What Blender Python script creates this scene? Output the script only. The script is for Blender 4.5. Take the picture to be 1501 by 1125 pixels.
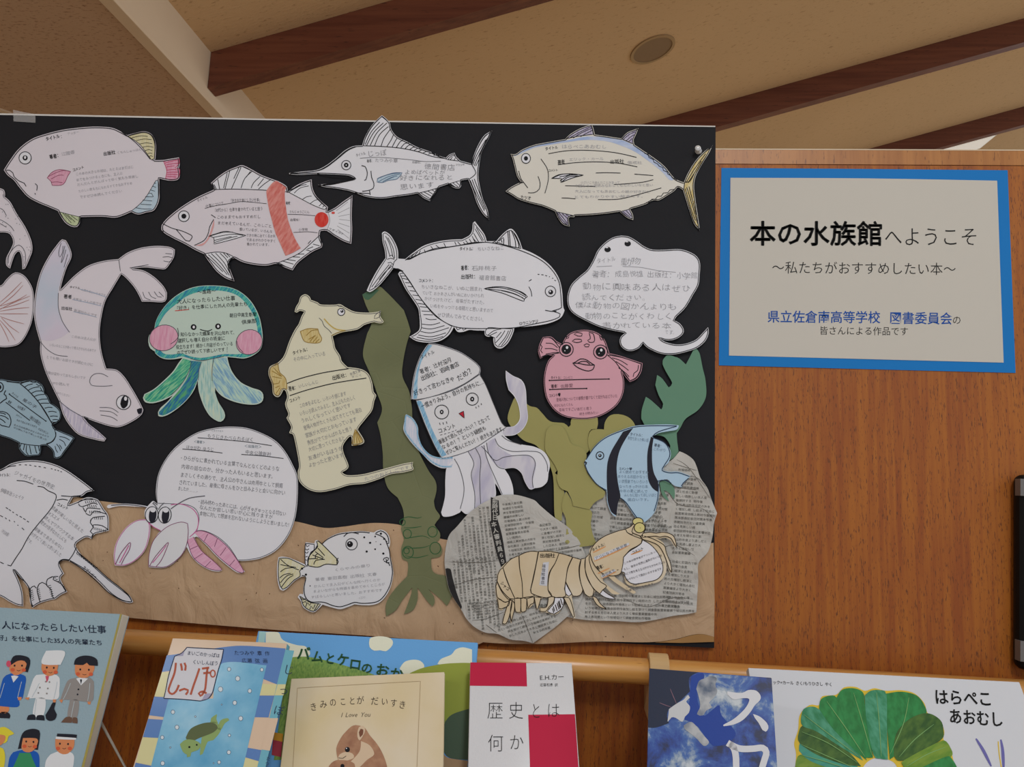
import bpy, math, random
from mathutils import Vector, Matrix, noise
from mathutils.geometry import delaunay_2d_cdt

for o in list(bpy.data.objects): bpy.data.objects.remove(o)
SC = bpy.context.scene
COL = SC.collection

# ---------------------------------------------------------------- camera, light, exposure
FPX, CX, CY = 1100.0, 750.5, 562.5
YAW, PITCH, ROLL = .079, .134, .039
CAM = Vector((0, -1.08, 1.40))
FWD = Vector((-math.sin(YAW)*math.cos(PITCH), math.cos(YAW)*math.cos(PITCH), math.sin(PITCH)))
r0 = Vector((math.cos(YAW), math.sin(YAW), 0)); u0 = r0.cross(FWD)
RGT = math.cos(ROLL)*r0 + math.sin(ROLL)*u0
UPV = -math.sin(ROLL)*r0 + math.cos(ROLL)*u0
cam = bpy.data.cameras.new('camera'); camo = bpy.data.objects.new('camera', cam); COL.objects.link(camo)
m = Matrix((RGT, UPV, -FWD)).transposed().to_4x4(); m.translation = CAM
camo.matrix_world = m
cam.sensor_fit = 'HORIZONTAL'; cam.sensor_width = 36; cam.lens = 36*FPX/1501; cam.clip_start = .02
SC.camera = camo

w = bpy.data.worlds.new('room_light'); SC.world = w; w.use_nodes = True
w.node_tree.nodes['Background'].inputs[0].default_value = (.88, .94, 1.0, 1)
w.node_tree.nodes['Background'].inputs[1].default_value = .70

def lamp(name, loc, size, power, rot=(0, 0, 0), col=(.95, .975, 1)):
    l = bpy.data.lights.new(name, 'AREA'); l.shape = 'RECTANGLE'; l.size, l.size_y = size; l.energy = power; l.color = col
    o = bpy.data.objects.new(name, l); COL.objects.link(o); o.location = loc; o.rotation_euler = rot
    return o
# the library's ceiling lamps: behind the photographer, to the right and beyond the partition
lamp('ceiling_lamp_light', (.55, -2.1, 2.95), (.35, 1.1), 29, (math.radians(12), 0, 0))
lamp('ceiling_lamp_light', (-1.9, -1.9, 2.58), (1.1, .3), 14, (0, 0, 0))
lamp('ceiling_lamp_light', (3.2, -1.2, 3.4), (.4, 1.2), 26, (0, 0, 0))
lamp('ceiling_lamp_light', (1.2, 2.4, 2.75), (1.2, .3), 50, (0, 0, 0))
lamp('ceiling_lamp_light', (3.6, 5.2, 3.3), (1.2, .3), 45, (0, 0, 0))

SC.view_settings.view_transform = 'Standard'; SC.view_settings.look = 'None'
SC.view_settings.gamma = 1; SC.view_settings.use_curve_mapping = False
SC.view_settings.exposure = 0.0

# ---------------------------------------------------------------- helpers
def ray(x, y): return FWD + RGT*((x-CX)/FPX) - UPV*((y-CY)/FPX)
def onplane(x, y, p0, n):
    d = ray(x, y); return CAM + d*((p0-CAM).dot(n)/d.dot(n))
def atY(x, y, Y): return onplane(x, y, Vector((0, Y, 0)), Vector((0, 1, 0)))

class Surf:                                   # a real flat surface (the board, a book cover) that flat work is laid out on
    def __init__(s, p0, n): s.p0, s.n = Vector(p0), Vector(n).normalized()
    def __call__(s, x, y, off=0): return onplane(x, y, s.p0 + s.n*off, s.n)
PANEL = Surf((0, 0, 1.4), (0, -1, 0))

def lin(c):
    c = c.lstrip('#'); v = [int(c[i:i+2], 16)/255 for i in (0, 2, 4)]
    return tuple((x/12.92 if x <= .04045 else ((x+.055)/1.055)**2.4) for x in v) + (1,)

MATS = {}
def nodes(name):
    m = bpy.data.materials.new(name); m.use_nodes = True; nt = m.node_tree
    b = nt.nodes['Principled BSDF']; MATS[name] = m
    return m, nt, b
def N(nt, t, **k):
    n = nt.nodes.new(t)
    for a, v in k.items():
        if a in n.inputs.keys(): n.inputs[a].default_value = v
        else: setattr(n, a, v)
    return n
def mapping(nt, scale=(1, 1, 1), rot=(0, 0, 0), coord='Object'):
    tc = N(nt, 'ShaderNodeTexCoord'); mp = N(nt, 'ShaderNodeMapping')
    mp.inputs['Scale'].default_value = scale; mp.inputs['Rotation'].default_value = rot
    nt.links.new(tc.outputs[coord], mp.inputs['Vector']); return mp.outputs[0]
def ramp(nt, fac, stops, interp='LINEAR'):
    r = N(nt, 'ShaderNodeValToRGB'); e = r.color_ramp; e.interpolation = interp
    while len(e.elements) < len(stops): e.elements.new(.5)
    for i, (p, c) in enumerate(stops):
        e.elements[i].position = p; e.elements[i].color = lin(c) if isinstance(c, str) else (c, c, c, 1)
    nt.links.new(fac, r.inputs[0]); return r.outputs[0]
def paper(name, c, var=.03, rough=.85, bump=.15, spec=.2, scale=14, bs=30.0, bd=.002):
    if name in MATS: return MATS[name]
    m, nt, b = nodes(name); v = mapping(nt)
    n = N(nt, 'ShaderNodeTexNoise', Scale=scale, Detail=3.0); nt.links.new(v, n.inputs['Vector'])
    l = lin(c); mx = N(nt, 'ShaderNodeMix', data_type='RGBA')
    mx.inputs[6].default_value = tuple(x*(1-var) for x in l[:3])+(1,); mx.inputs[7].default_value = tuple(min(1, x*(1+var)) for x in l[:3])+(1,)
    nt.links.new(n.outputs[0], mx.inputs[0]); nt.links.new(mx.outputs[2], b.inputs['Base Color'])
    b.inputs['Roughness'].default_value = rough; b.inputs['Specular IOR Level'].default_value = spec
    if bump:
        n2 = N(nt, 'ShaderNodeTexNoise', Scale=bs, Detail=4.0); nt.links.new(v, n2.inputs['Vector'])
        bp = N(nt, 'ShaderNodeBump', Strength=bump, Distance=bd); nt.links.new(n2.outputs[0], bp.inputs['Height']); nt.links.new(bp.outputs[0], b.inputs['Normal'])
    return m
def flat(name, c, rough=.8, spec=.2, coat=0, metal=0):
    if name in MATS: return MATS[name]
    m, nt, b = nodes(name); b.inputs['Base Color'].default_value = lin(c)
    b.inputs['Roughness'].default_value = rough; b.inputs['Specular IOR Level'].default_value = spec
    b.inputs['Coat Weight'].default_value = coat; b.inputs['Metallic'].default_value = metal
    return m
def crayon(name, c1, c2, rot=0, sx=60, sy=600, lo=.35, hi=.65, c3=None):       # colouring-pencil strokes: streaks between two colours
    if name in MATS: return MATS[name]
    m, nt, b = nodes(name); v = mapping(nt, (1/sy, 1/sy, 1/sx), (0, rot, 0)); v.node.vector_type = 'TEXTURE'
    n = N(nt, 'ShaderNodeTexNoise', Scale=1.0, Detail=3.0); nt.links.new(v, n.inputs['Vector'])
    st = [(lo, c1), (hi, c2)] if not c3 else [(lo, c1), ((lo+hi)/2, c2), (hi, c3)]
    nt.links.new(ramp(nt, n.outputs[0], st), b.inputs['Base Color']); b.inputs['Roughness'].default_value = .7; b.inputs['Specular IOR Level'].default_value = .2
    return m

WHITE = paper('white_drawing_paper', '#e4e5ec'); LILAC = paper('lilac_white_paper', '#ded8e0')
GREYP = paper('soft_white_paper', '#dfe0e4'); CREAM = paper('cream_coloured_paper', '#dfdcc4')
INK = flat('black_pen_ink', '#15151a', .6); PENCIL = flat('grey_pencil', '#8e8e94', .7); LEAD = flat('dark_pencil', '#55555c', .7)
FAINT = flat('faint_pencil', '#a7a7ad', .8)

def mesh_obj(name, verts, faces, mat, parent=None, origin=None, smooth=False):
    if parent is not None: origin = parent['_o']
    origin = Vector(origin) if origin is not None else Vector((0, 0, 0))
    me = bpy.data.meshes.new(name); me.from_pydata([Vector(v)-origin for v in verts], [], faces)
    if mat: me.materials.append(mat)
    if smooth:
        for p in me.polygons: p.use_smooth = True
    o = bpy.data.objects.new(name, me); COL.objects.link(o)
    if parent is not None: o.parent = parent
    else: o.location = origin
    o['_o'] = list(origin)
    return o
def tag(o, label, cat, group=None, kind=None):
    if label: o['label'] = label
    if cat: o['category'] = cat
    if group: o['group'] = group
    if kind: o['kind'] = kind
    return o
def empty(name, loc, label=None, cat=None, group=None):
    o = bpy.data.objects.new(name, None); COL.objects.link(o); o.location = loc; o['_o'] = list(loc); o.empty_display_size = .02
    return tag(o, label, cat, group)
def boxv(x0, x1, y0, y1, z0, z1):
    v = [(x, y, z) for z in (z0, z1) for y in (y0, y1) for x in (x0, x1)]
    return v, [(0, 2, 3, 1), (4, 5, 7, 6), (0, 1, 5, 4), (2, 6, 7, 3), (0, 4, 6, 2), (1, 3, 7, 5)]
def box(name, b, mat, parent=None, bevel=0, origin=None):
    v, f = boxv(*b); c = origin or ((b[0]+b[1])/2, (b[2]+b[3])/2, b[4])
    o = mesh_obj(name, v, f, mat, parent, c)
    if bevel:
        md = o.modifiers.new('bevel', 'BEVEL'); md.width = bevel; md.segments = 3
    return o
def tube_geo(path, r, seg=10, closed=False):
    V, F = [], []; n = len(path); path = [Vector(p) for p in path]; prev = None
    for i, p in enumerate(path):
        a = path[(i-1) % n] if (closed or i) else p; b = path[(i+1) % n] if (closed or i < n-1) else p
        t = (b-a).normalized()
        if prev is None: s = t.orthogonal().normalized()
        else: s = (prev - t*prev.dot(t)).normalized()
        prev = s; q = t.cross(s)
        for k in range(seg):
            an = 2*math.pi*k/seg; V.append(p + (s*math.cos(an)+q*math.sin(an))*r)
    for i in range(n if closed else n-1):
        j = (i+1) % n
        for k in range(seg): F.append((i*seg+k, i*seg+(k+1) % seg, j*seg+(k+1) % seg, j*seg+k))
    if not closed: F += [tuple(range(seg-1, -1, -1)), tuple(range((n-1)*seg, n*seg))]
    return V, F
def tube(name, path, r, mat, parent=None, seg=10, closed=False, origin=None):
    V, F = tube_geo(path, r, seg, closed)
    return mesh_obj(name, V, F, mat, parent, origin or path[0], True)

# --- tracing: points are read in a crop's own frame (x0, y0, scale) and laid on the current surface
K = [0, 0, 1.0]
def crop(x, y, s): K[:] = [x, y, s]
def toP(x, y): return (K[0]+x/K[2], K[1]+y/K[2])
def pts(s):
    out = []
    for t in s.split():
        sh = t.endswith('!'); a, b = t.rstrip('!').split(','); x, y = toP(float(a), float(b)); out.append((x, y, sh))
    return out
def curve(P, closed, step=3.0):
    n = len(P); R = []
    if isinstance(P, str): P = pts(P); n = len(P)
    for i in range(n if closed else n-1):
        p1, p2 = P[i], P[(i+1) % n]
        p0 = P[i-1] if (closed or i) else p1; p3 = P[(i+2) % n] if (closed or i < n-2) else p2
        if p1[2]: p0 = p1
        if p2[2]: p3 = p2
        L = math.hypot(p2[0]-p1[0], p2[1]-p1[1]); k = max(1, min(12, int(L/step)))
        for j in range(k):
            t = j/k; t2, t3 = t*t, t*t*t
            R.append(tuple(.5*(2*p1[c]+(p2[c]-p0[c])*t+(2*p0[c]-5*p1[c]+4*p2[c]-p3[c])*t2+(3*p1[c]-p0[c]-3*p2[c]+p3[c])*t3) for c in (0, 1)))
    if not closed: R.append(P[-1][:2])
    return R
def inside(x, y, poly):
    c = False; j = len(poly)-1
    for i in range(len(poly)):
        a, b = poly[i], poly[j]
        if (a[1] > y) != (b[1] > y) and x < (b[0]-a[0])*(y-a[1])/(b[1]-a[1])+a[0]: c = not c
        j = i
    return c
def area(P): return sum(P[i-1][0]*P[i][1]-P[i][0]*P[i-1][1] for i in range(len(P)))/2
def inset(P, d):
    if area(P) < 0: d = -d
    n = len(P); R = []
    for i in range(n):
        a, b = P[i-1], P[(i+1) % n]; tx, ty = b[0]-a[0], b[1]-a[1]; l = math.hypot(tx, ty) or 1
        R.append((P[i][0]-ty/l*d, P[i][1]+tx/l*d))
    return R
def fillgeo(poly, grid=11):
    xs = [p[0] for p in poly]; ys = [p[1] for p in poly]; vs = [Vector(p) for p in poly]; n = len(vs)
    if grid:
        y = min(ys)+grid*.6; r = 0
        while y < max(ys):
            x = min(xs)+grid*(.5+.5*(r % 2))
            while x < max(xs):
                if inside(x, y, poly): vs.append(Vector((x, y)))
                x += grid
            y += grid; r += 1
    v, e, f, *_ = delaunay_2d_cdt(vs, [(i, (i+1) % n) for i in range(n)], [], 1, 1e-4)
    out = []
    for t in f:
        q = [tuple(v[i]) for i in t]
        if area(q) > 0: t = list(t)[::-1]
        out.append(tuple(t))
    return [tuple(q) for q in v], out

class Ctx: pass
C = Ctx(); C.S = PANEL; C.base = 0; C.h = lambda x, y: 0; C.root = None; C.rank = 0
def level(l): return C.base + l*.00013
def P3(x, y, lvl): return C.S(x, y, level(lvl) + C.h(x, y))
def curl(amp, seed, L=75.):
    a, b = seed*1.7, seed*2.9
    return lambda x, y: amp*(1 + math.sin(x/L+a)*math.cos(y/(L*.8)+b) + .35*math.sin((x+y)/(L*.45)+b))
def cutout(name, outline, mat, d, label, cat='paper cutout', group=None, amp=.0006, seed=1, th=.0004, grid=11, hfun=None, step=3.0, L=75.):
    poly = curve(outline, True, step); vs, fs = fillgeo(poly, grid)
    C.h = hfun or curl(amp, seed, L); C.base = d+th
    top = [P3(x, y, 0) for x, y in vs]; bot = [C.S(x, y, d+C.h(x, y)) for x, y in vs]
    n = len(vs); F = list(fs) + [tuple(i+n for i in t[::-1]) for t in fs]; side = []
    cnt = {}
    for t in fs:
        for i in range(len(t)): cnt[(t[i], t[(i+1) % len(t)])] = 1
    for (a, b) in list(cnt):
        if (b, a) not in cnt:
            k = 2*n+len(side); side += [top[b], top[a], bot[a], bot[b]]; F.append((k, k+1, k+2, k+3))
    cx = sum(p[0] for p in poly)/len(poly); cy = sum(p[1] for p in poly)/len(poly)
    o = mesh_obj(name, top+bot+side, F, mat, None, C.S(cx, cy, d))
    for p in o.data.polygons[:len(fs)]: p.use_smooth = True
    C.root = o; C.poly = poly
    return tag(o, label, cat, group)
def fill(name, outline, mat, lvl=1, grid=11, label=None, parent=None, step=3.0):
    poly = curve(outline, True, step) if isinstance(outline, str) else outline
    vs, fs = fillgeo(poly, grid)
    o = mesh_obj(name, [P3(x, y, lvl) for x, y in vs], fs, mat, parent or C.root)
    if label: o['label'] = label
    C.last = poly; return o
def ribbon(V, F, P, wpx, lvl, closed=False, taper=False):
    Q = [P[0]]
    for p in P[1:]+([P[0]] if closed else []):
        L = math.hypot(p[0]-Q[-1][0], p[1]-Q[-1][1]); k = int(L/7)
        q0 = Q[-1]
        for j in range(1, k+1): Q.append((q0[0]+(p[0]-q0[0])*j/(k+1), q0[1]+(p[1]-q0[1])*j/(k+1)))
        if L > .05: Q.append(p)
    if closed: Q = Q[:-1]
    n = len(Q)
    if n < 2: return
    b = len(V)
    for i in range(n):
        a = Q[i-1] if (closed or i) else Q[i]; c = Q[(i+1) % n] if (closed or i < n-1) else Q[i]
        tx, ty = c[0]-a[0], c[1]-a[1]; l = math.hypot(tx, ty) or 1
        hw = wpx/2*((.35+.65*math.sin(math.pi*(i+.6)/(n+.2))) if taper else 1)
        V.append(P3(Q[i][0]-ty/l*hw, Q[i][1]+tx/l*hw, lvl)); V.append(P3(Q[i][0]+ty/l*hw, Q[i][1]-tx/l*hw, lvl))
    for i in range(n if closed else n-1):
        j = (i+1) % n; F.append((b+2*i, b+2*i+1, b+2*j+1, b+2*j))
def ink(name, strokes, mat=None, w=.9, lvl=3, parent=None, taper=False, outlines=(), extra=()):
    V, F = [], []; w = w*(1.15 if mat in (None, INK) else 1)
    for s in strokes:
        c = s.endswith('@'); s = s.rstrip('@')
        ribbon(V, F, curve(s, c), w, lvl, c, taper)
    for p in outlines: ribbon(V, F, p, w, lvl, True)
    for p in extra: ribbon(V, F, p, w, lvl, False, taper)
    if not V: return None
    o = mesh_obj(name, V, F, mat or INK, parent or C.root)
    if len(strokes) > 2: o['kind'] = 'stuff'
    return o
def ell(cx, cy, rx, ry=None, a=0, n=22):
    ry = ry or rx; ca, sa = math.cos(math.radians(a)), math.sin(math.radians(a)); R = []
    for i in range(n):
        t = 2*math.pi*i/n; x, y = rx*math.cos(t), ry*math.sin(t); R.append(toP(cx+x*ca-y*sa, cy+x*sa+y*ca))
    return R
def eye(cx, cy, ro, rp, rx=None, white=None, w=.9, pup=None, hl=None, a=0):
    o = fill('eye', ell(cx, cy, ro*1.0, (rx or ro), a), white or WHITE, 2, 0)
    ink('eye_rim', [], INK, w, 4, o, outlines=[ell(cx, cy, ro, (rx or ro), a)])
    px, py = pup or (cx, cy)
    fill('pupil', ell(px, py, rp, rp*(1 if not rx else rx/ro), a), INK, 4, 0, parent=o)
    if hl: fill('eye_highlight', ell(*hl), WHITE, 5, 0, parent=o)
    return o

# --- lettering: glyphs of Blender's own built-in typeface, one character per cell
_tc = bpy.data.curves.new('glyphs', 'FONT'); _to = bpy.data.objects.new('glyphs', _tc); COL.objects.link(_to); _tc.resolution_u = 2
GL = {}
def _conv(body, off):
    _tc.body = body; _tc.offset = off; bpy.context.view_layer.update()
    me = bpy.data.meshes.new_from_object(_to.evaluated_get(bpy.context.evaluated_depsgraph_get()))
    v = [(q.co.x, q.co.y) for q in me.vertices]; f = [tuple(p.vertices) for p in me.polygons]
    bpy.data.meshes.remove(me); return v, f
_a = _conv('国国', 0)[0]; _b = _conv('国', 0)[0]; ADV = max(q[0] for q in _a)-max(q[0] for q in _b)
def glyph(ch, off):
    k = (ch, off)
    if k not in GL:
        v, f = _conv(ch, off)
        if v and ord(ch) < 256: mx = max(q[0] for q in v); wd = (mx+.06)/ADV
        else: wd = 1.0 if ord(ch) > 255 else .45
        GL[k] = ([(x/ADV, y/ADV) for x, y in v], f, wd)
    return GL[k]
RNG = random.Random(7)
def write(V, F, s, x0, y0, x1, y1, h, off=0, jit=0, lvl=3, vertical=False, slant=0):
    if off > .009:      # heavier pen: the same stroke drawn again a hair to each side
        k0 = RNG.getstate(); d = off*.75; hx = h
        for sx, sy in ((-d, 0), (d, 0), (0, -d), (0, d), (-d*.7, d*.7), (d*.7, -d*.7), (d*.7, d*.7), (-d*.7, -d*.7)):
            RNG.setstate(k0); l0 = math.hypot(x1-x0, y1-y0); ux, uy = (x1-x0)/l0, (y1-y0)/l0; ex, ey = sx*hx, -sy*hx
            qx, qy = ex*ux-ey*uy, ex*uy+ey*ux
            write(V, F, s, x0+qx, y0+qy, x1+qx, y1+qy, h, .0, jit, lvl+abs(sx)*.5, vertical, slant)
        return
    p0, p1 = toP(x0, y0), toP(x1, y1); h = h/K[2]
    g = [glyph(c, off) if c != ' ' else ([], [], .5) for c in s]
    tot = sum(q[2] for q in g) if not vertical else len(g)
    dx, dy = (p1[0]-p0[0]), (p1[1]-p0[1]); L = math.hypot(dx, dy); ux, uy = dx/L, dy/L; cell = L/tot; pos = 0
    for v, f, wd in g:
        if vertical: wd = 1
        b = len(V); ja = RNG.uniform(-jit, jit)*.22; jx = RNG.uniform(-jit, jit)*.07; jy = RNG.uniform(-jit, jit)*.09; js = 1+RNG.uniform(-jit, jit)*.12
        ca, sa = math.cos(ja)*js, math.sin(ja)*js
        for x, y in v:
            x -= wd/2; y -= .37; x, y = x*ca-y*sa+jx, x*sa+y*ca+jy; x += y*slant
            if vertical:  # baseline runs down the column; glyphs upright across it
                X = p0[0]+ux*(pos+.5)*cell + (-uy*-1)*0; Y = p0[1]+uy*(pos+.5)*cell
                rx, ry = uy, -ux
                V.append(P3(X + rx*x*h + -ux*y*h, Y + ry*x*h + -uy*y*h, lvl))
            else:
                a = (pos+wd/2+x)*cell; c = (y+.37)*h
                V.append(P3(p0[0]+ux*a+uy*c, p0[1]+uy*a-ux*c, lvl))
        F += [tuple(i+b for i in t) for t in f]
        pos += wd
def text(name, lines, mat=None, off=0, jit=0, lvl=3, parent=None, label=None, **k):
    V, F = [], []
    for l in lines: write(V, F, *l, off=off, jit=jit, lvl=lvl, **k)
    o = mesh_obj(name, V, F, mat or INK, parent or C.root)
    if label: o['label'] = label
    if 'writing' in name: o['kind'] = 'stuff'
    return o
# ---------------------------------------------------------------- room shell
zc = 1.4
XS, ZL, ZU, SL = -1.197, zc+1.2, zc+1.355, .30
YB = -1.08
def ceil_mat(name, base, dark, sc=1.0, fleck=.62):
    m, nt, b = nodes(name)
    v = mapping(nt, (28*sc, 70*sc, 28*sc)); n = N(nt, 'ShaderNodeTexNoise', Scale=1.0, Detail=4.0, Roughness=.6); nt.links.new(v, n.inputs['Vector'])
    v2 = mapping(nt, (1.2, 1.2, 1.2)); n2 = N(nt, 'ShaderNodeTexNoise', Scale=1.0, Detail=2.0); nt.links.new(v2, n2.inputs['Vector'])
    c = ramp(nt, n.outputs[0], [(.0, base), (fleck, base), (fleck+.1, dark)])
    mx = N(nt, 'ShaderNodeMix', data_type='RGBA', blend_type='MULTIPLY'); mx.inputs[0].default_value = .25
    nt.links.new(c, mx.inputs[6]); nt.links.new(ramp(nt, n2.outputs[0], [(.3, .75), (.7, 1.0)]), mx.inputs[7])
    nt.links.new(mx.outputs[2], b.inputs['Base Color'])
    bp = N(nt, 'ShaderNodeBump', Strength=.35, Distance=.004); nt.links.new(n.outputs[0], bp.inputs['Height']); nt.links.new(bp.outputs[0], b.inputs['Normal'])
    b.inputs['Roughness'].default_value = .9; b.inputs['Specular IOR Level'].default_value = .1
    return m
CE1 = ceil_mat('flecked_ceiling_board', '#c3a388', '#9a7a60', 2.2, .56)
CE2 = ceil_mat('textured_ceiling_paper', '#cfae86', '#b08f68', 1.5, .60)
SOF = paper('painted_soffit', '#d9c2a6', .02, .8, .05)
WALLM = paper('painted_wall', '#cdbba0', .03, .9, .1, scale=2)
FLOORM = paper('floor_vinyl', '#c4b296', .06, .6, .05, scale=3)
def wood(name, c1, c2, pore, axis='Z', sc=1.0, rough=.45, coat=.15, dens=.66, pf=1.0):
    m, nt, b = nodes(name)
    s = {'Z': (170, 170, 7), 'X': (7, 170, 170), 'Y': (170, 7, 170)}[axis]; s = tuple(q*sc for q in s)
    s2 = {'Z': (420, 420, 60), 'X': (60, 420, 420), 'Y': (420, 60, 420)}[axis]; s2 = tuple(q*sc*pf for q in s2)
    s3 = {'Z': (14, 14, 1.2), 'X': (1.2, 14, 14), 'Y': (14, 1.2, 14)}[axis]
    n = N(nt, 'ShaderNodeTexNoise', Scale=1.0, Detail=4.0); nt.links.new(mapping(nt, s), n.inputs['Vector'])
    n3 = N(nt, 'ShaderNodeTexNoise', Scale=1.0, Detail=3.0); nt.links.new(mapping(nt, s3), n3.inputs['Vector'])
    ad = N(nt, 'ShaderNodeMath', operation='MULTIPLY_ADD'); ad.inputs[1].default_value = .65; nt.links.new(n.outputs[0], ad.inputs[0])
    mu = N(nt, 'ShaderNodeMath', operation='MULTIPLY'); mu.inputs[1].default_value = .35; nt.links.new(n3.outputs[0], mu.inputs[0]); nt.links.new(mu.outputs[0], ad.inputs[2])
    c = ramp(nt, ad.outputs[0], [(.38, c1), (.60, c2)])
    n2 = N(nt, 'ShaderNodeTexNoise', Scale=1.0, Detail=2.0); nt.links.new(mapping(nt, s2), n2.inputs['Vector'])
    f = ramp(nt, n2.outputs[0], [(dens-.03, 0.0), (dens+.05, 1.0)])
    mx = N(nt, 'ShaderNodeMix', data_type='RGBA'); nt.links.new(f, mx.inputs[0]); nt.links.new(c, mx.inputs[6]); mx.inputs[7].default_value = lin(pore)
    nt.links.new(mx.outputs[2], b.inputs['Base Color']); b.inputs['Roughness'].default_value = rough
    b.inputs['Coat Weight'].default_value = coat; b.inputs['Coat Roughness'].default_value = .35
    return m
PANW = wood('orange_brown_wood_veneer', '#8e4603', '#a55e0c', '#643003', 'Z', dens=.63, pf=2.0, coat=.03, rough=.6)
CAPW = wood('pale_orange_edge_veneer', '#a06428', '#b07434', '#7c4a1c', 'Z')
RAILW = wood('varnished_pale_rail_wood', '#bd8240', '#cf9850', '#94602a', 'X', .6, .28, .5, .72)
SHELFW = wood('brown_shelf_wood', '#935520', '#a5662a', '#6c3c14', 'X')
BEAMW = wood('dark_red_brown_beam_wood', '#5c2a1a', '#74402a', '#4a2114', 'X', .35, .5, .1)

def struct(o): o['kind'] = 'structure'; return o
struct(box('floor', (-4.5, 6.5, -4.5, 8, -.06, 0), FLOORM))
v, f = boxv(-4.5, XS-.03, -4.5, 8, ZL, ZL+.1); struct(mesh_obj('ceiling_low', v, f, CE1, None, (-2.8, 1.7, ZL)))
struct(box('trim_1', (XS-.03, XS, -4.5, 8, ZL+.0005, ZU+.02), SOF))          # the step between low and raised ceiling
struct(box('trim_2', (XS-.034, XS+.006, -4.5, 8, ZL-.014, ZL), SOF, bevel=.002))   # bead along its lower edge
XR = 6.5; zr = ZU+SL*(XR-XS)
struct(mesh_obj('ceiling_sloped', [(XS, -4.5, ZU), (XR, -4.5, zr), (XR, 8, zr), (XS, 8, ZU), (XS, -4.5, ZU+.1), (XR, -4.5, zr+.1), (XR, 8, zr+.1), (XS, 8, ZU+.1)],
   [(0, 3, 2, 1), (4, 5, 6, 7), (0, 1, 5, 4), (3, 7, 6, 2), (0, 4, 7, 3), (1, 2, 6, 5)], CE2, None, (2, 1.7, ZU)))
struct(box('wall_far', (-4.5, 6.5, 8, 8.1, 0, 5.2), WALLM)); struct(box('wall_left', (-4.6, -4.5, -4.5, 8, 0, 2.7), WALLM))
HB = .124
for i, (yy, lab) in enumerate(((2.19, 'nearest dark brown roof beam, its end butting the pale ceiling step at upper left'),
                (3.575, 'middle dark brown roof beam crossing the ceiling at upper right, behind the board corner'),
                (4.86, 'farthest dark brown roof beam, lowest one at the right edge of the ceiling'))):
    y0 = YB+yy; zz = lambda x: ZU+SL*(x-XS)
    xs = (XS+.002, 6.3); V = []
    for x in xs:
        for (yq, dz) in ((y0, 0), (y0+.055, 0), (y0+.055, -HB), (y0, -HB)): V.append((x, yq, zz(x)+dz-.001))
    o = mesh_obj('roof_beam', V, [(0, 1, 2, 3), (4, 7, 6, 5), (0, 3, 7, 4), (1, 5, 6, 2), (3, 2, 6, 7), (0, 4, 5, 1)], BEAMW, None, (2, y0, ZU))
    tag(o, lab, 'beam', 'parallel roof beams')
# round flush ceiling speaker on the slope
nC = Vector((SL, 0, -1)).normalized(); pc = onplane(956.5, 72, Vector((XS, 0, ZU)), nC)
ax = Vector((1, 0, SL)).normalized(); ay = Vector((0, 1, 0))
def disc(name, c, r0, r1, off0, off1, mat, parent=None, seg=48, n=nC, ax=ax, ay=ay):
    V, F = [], []; prof = [(r0, off0), (r0, off1), (r1, off1), (r1, off0)] if r0 else [(r1, off1), (r1, off0)]
    for k in range(seg):
        a = 2*math.pi*k/seg; d = ax*math.cos(a)+ay*math.sin(a)
        for r, h in prof: V.append(c+d*r+n*h)
    q = len(prof)
    for k in range(seg):
        j = (k+1) % seg
        for t in range(q-1): F.append((k*q+t, j*q+t, j*q+t+1, k*q+t+1))
    if not r0: F.append(tuple(k*q for k in range(seg)))
    return mesh_obj(name, V, F, mat, parent, c)
sp = empty('ceiling_speaker', pc, 'round flush ceiling speaker with a grey-brown grille between two beams', 'speaker')
disc('rim', pc, .082, .094, 0, .006, paper('speaker_rim', '#a98d68', .02), sp)
disc('grille', pc, 0, .082, 0, .0025, paper('speaker_grille', '#8d7459', .05, .7, .4, scale=300), sp)
nD = Vector((0, 0, -1)); pd = onplane(-16, 178, Vector((0, 0, ZL)), nD)
dl = empty('recessed_downlight', pd, 'round recessed downlight with a pale rim cut by the left edge above the board', 'ceiling light')
disc('rim', pd, .125, .15, 0, .006, SOF, dl, n=nD, ax=Vector((1, 0, 0)))
disc('reflector', pd, 0, .125, 0, .002, flat('dull_grey_reflector', '#7a6a5c', .5), dl, n=nD, ax=Vector((1, 0, 0)))
pv = onplane(1408, 212, Vector((XS, 0, ZU)), nC)
fx = empty('ceiling_light_fixture', pv, 'small bright white ceiling lamp seen just above the partition at far right', 'ceiling light')
def obox(name, c, hx, hy, h0, h1, mat, parent):
    V = [c+ax*(sx*hx)+ay*(sy*hy)+nC*h for h in (h0, h1) for sy in (-1, 1) for sx in (-1, 1)]
    return mesh_obj(name, V, boxv(0, 1, 0, 1, 0, 1)[1], mat, parent, c)
obox('housing', pv, .20, .12, 0, .03, flat('white_lamp_housing', '#e8e4dc', .5), fx)
em = flat('lamp_diffuser', '#f4f0e8', .5); em.node_tree.nodes['Principled BSDF'].inputs['Emission Color'].default_value = (1, .96, .9, 1)
em.node_tree.nodes['Principled BSDF'].inputs['Emission Strength'].default_value = .25
obox('diffuser', pv, .18, .10, .03, .036, em, fx)

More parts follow.
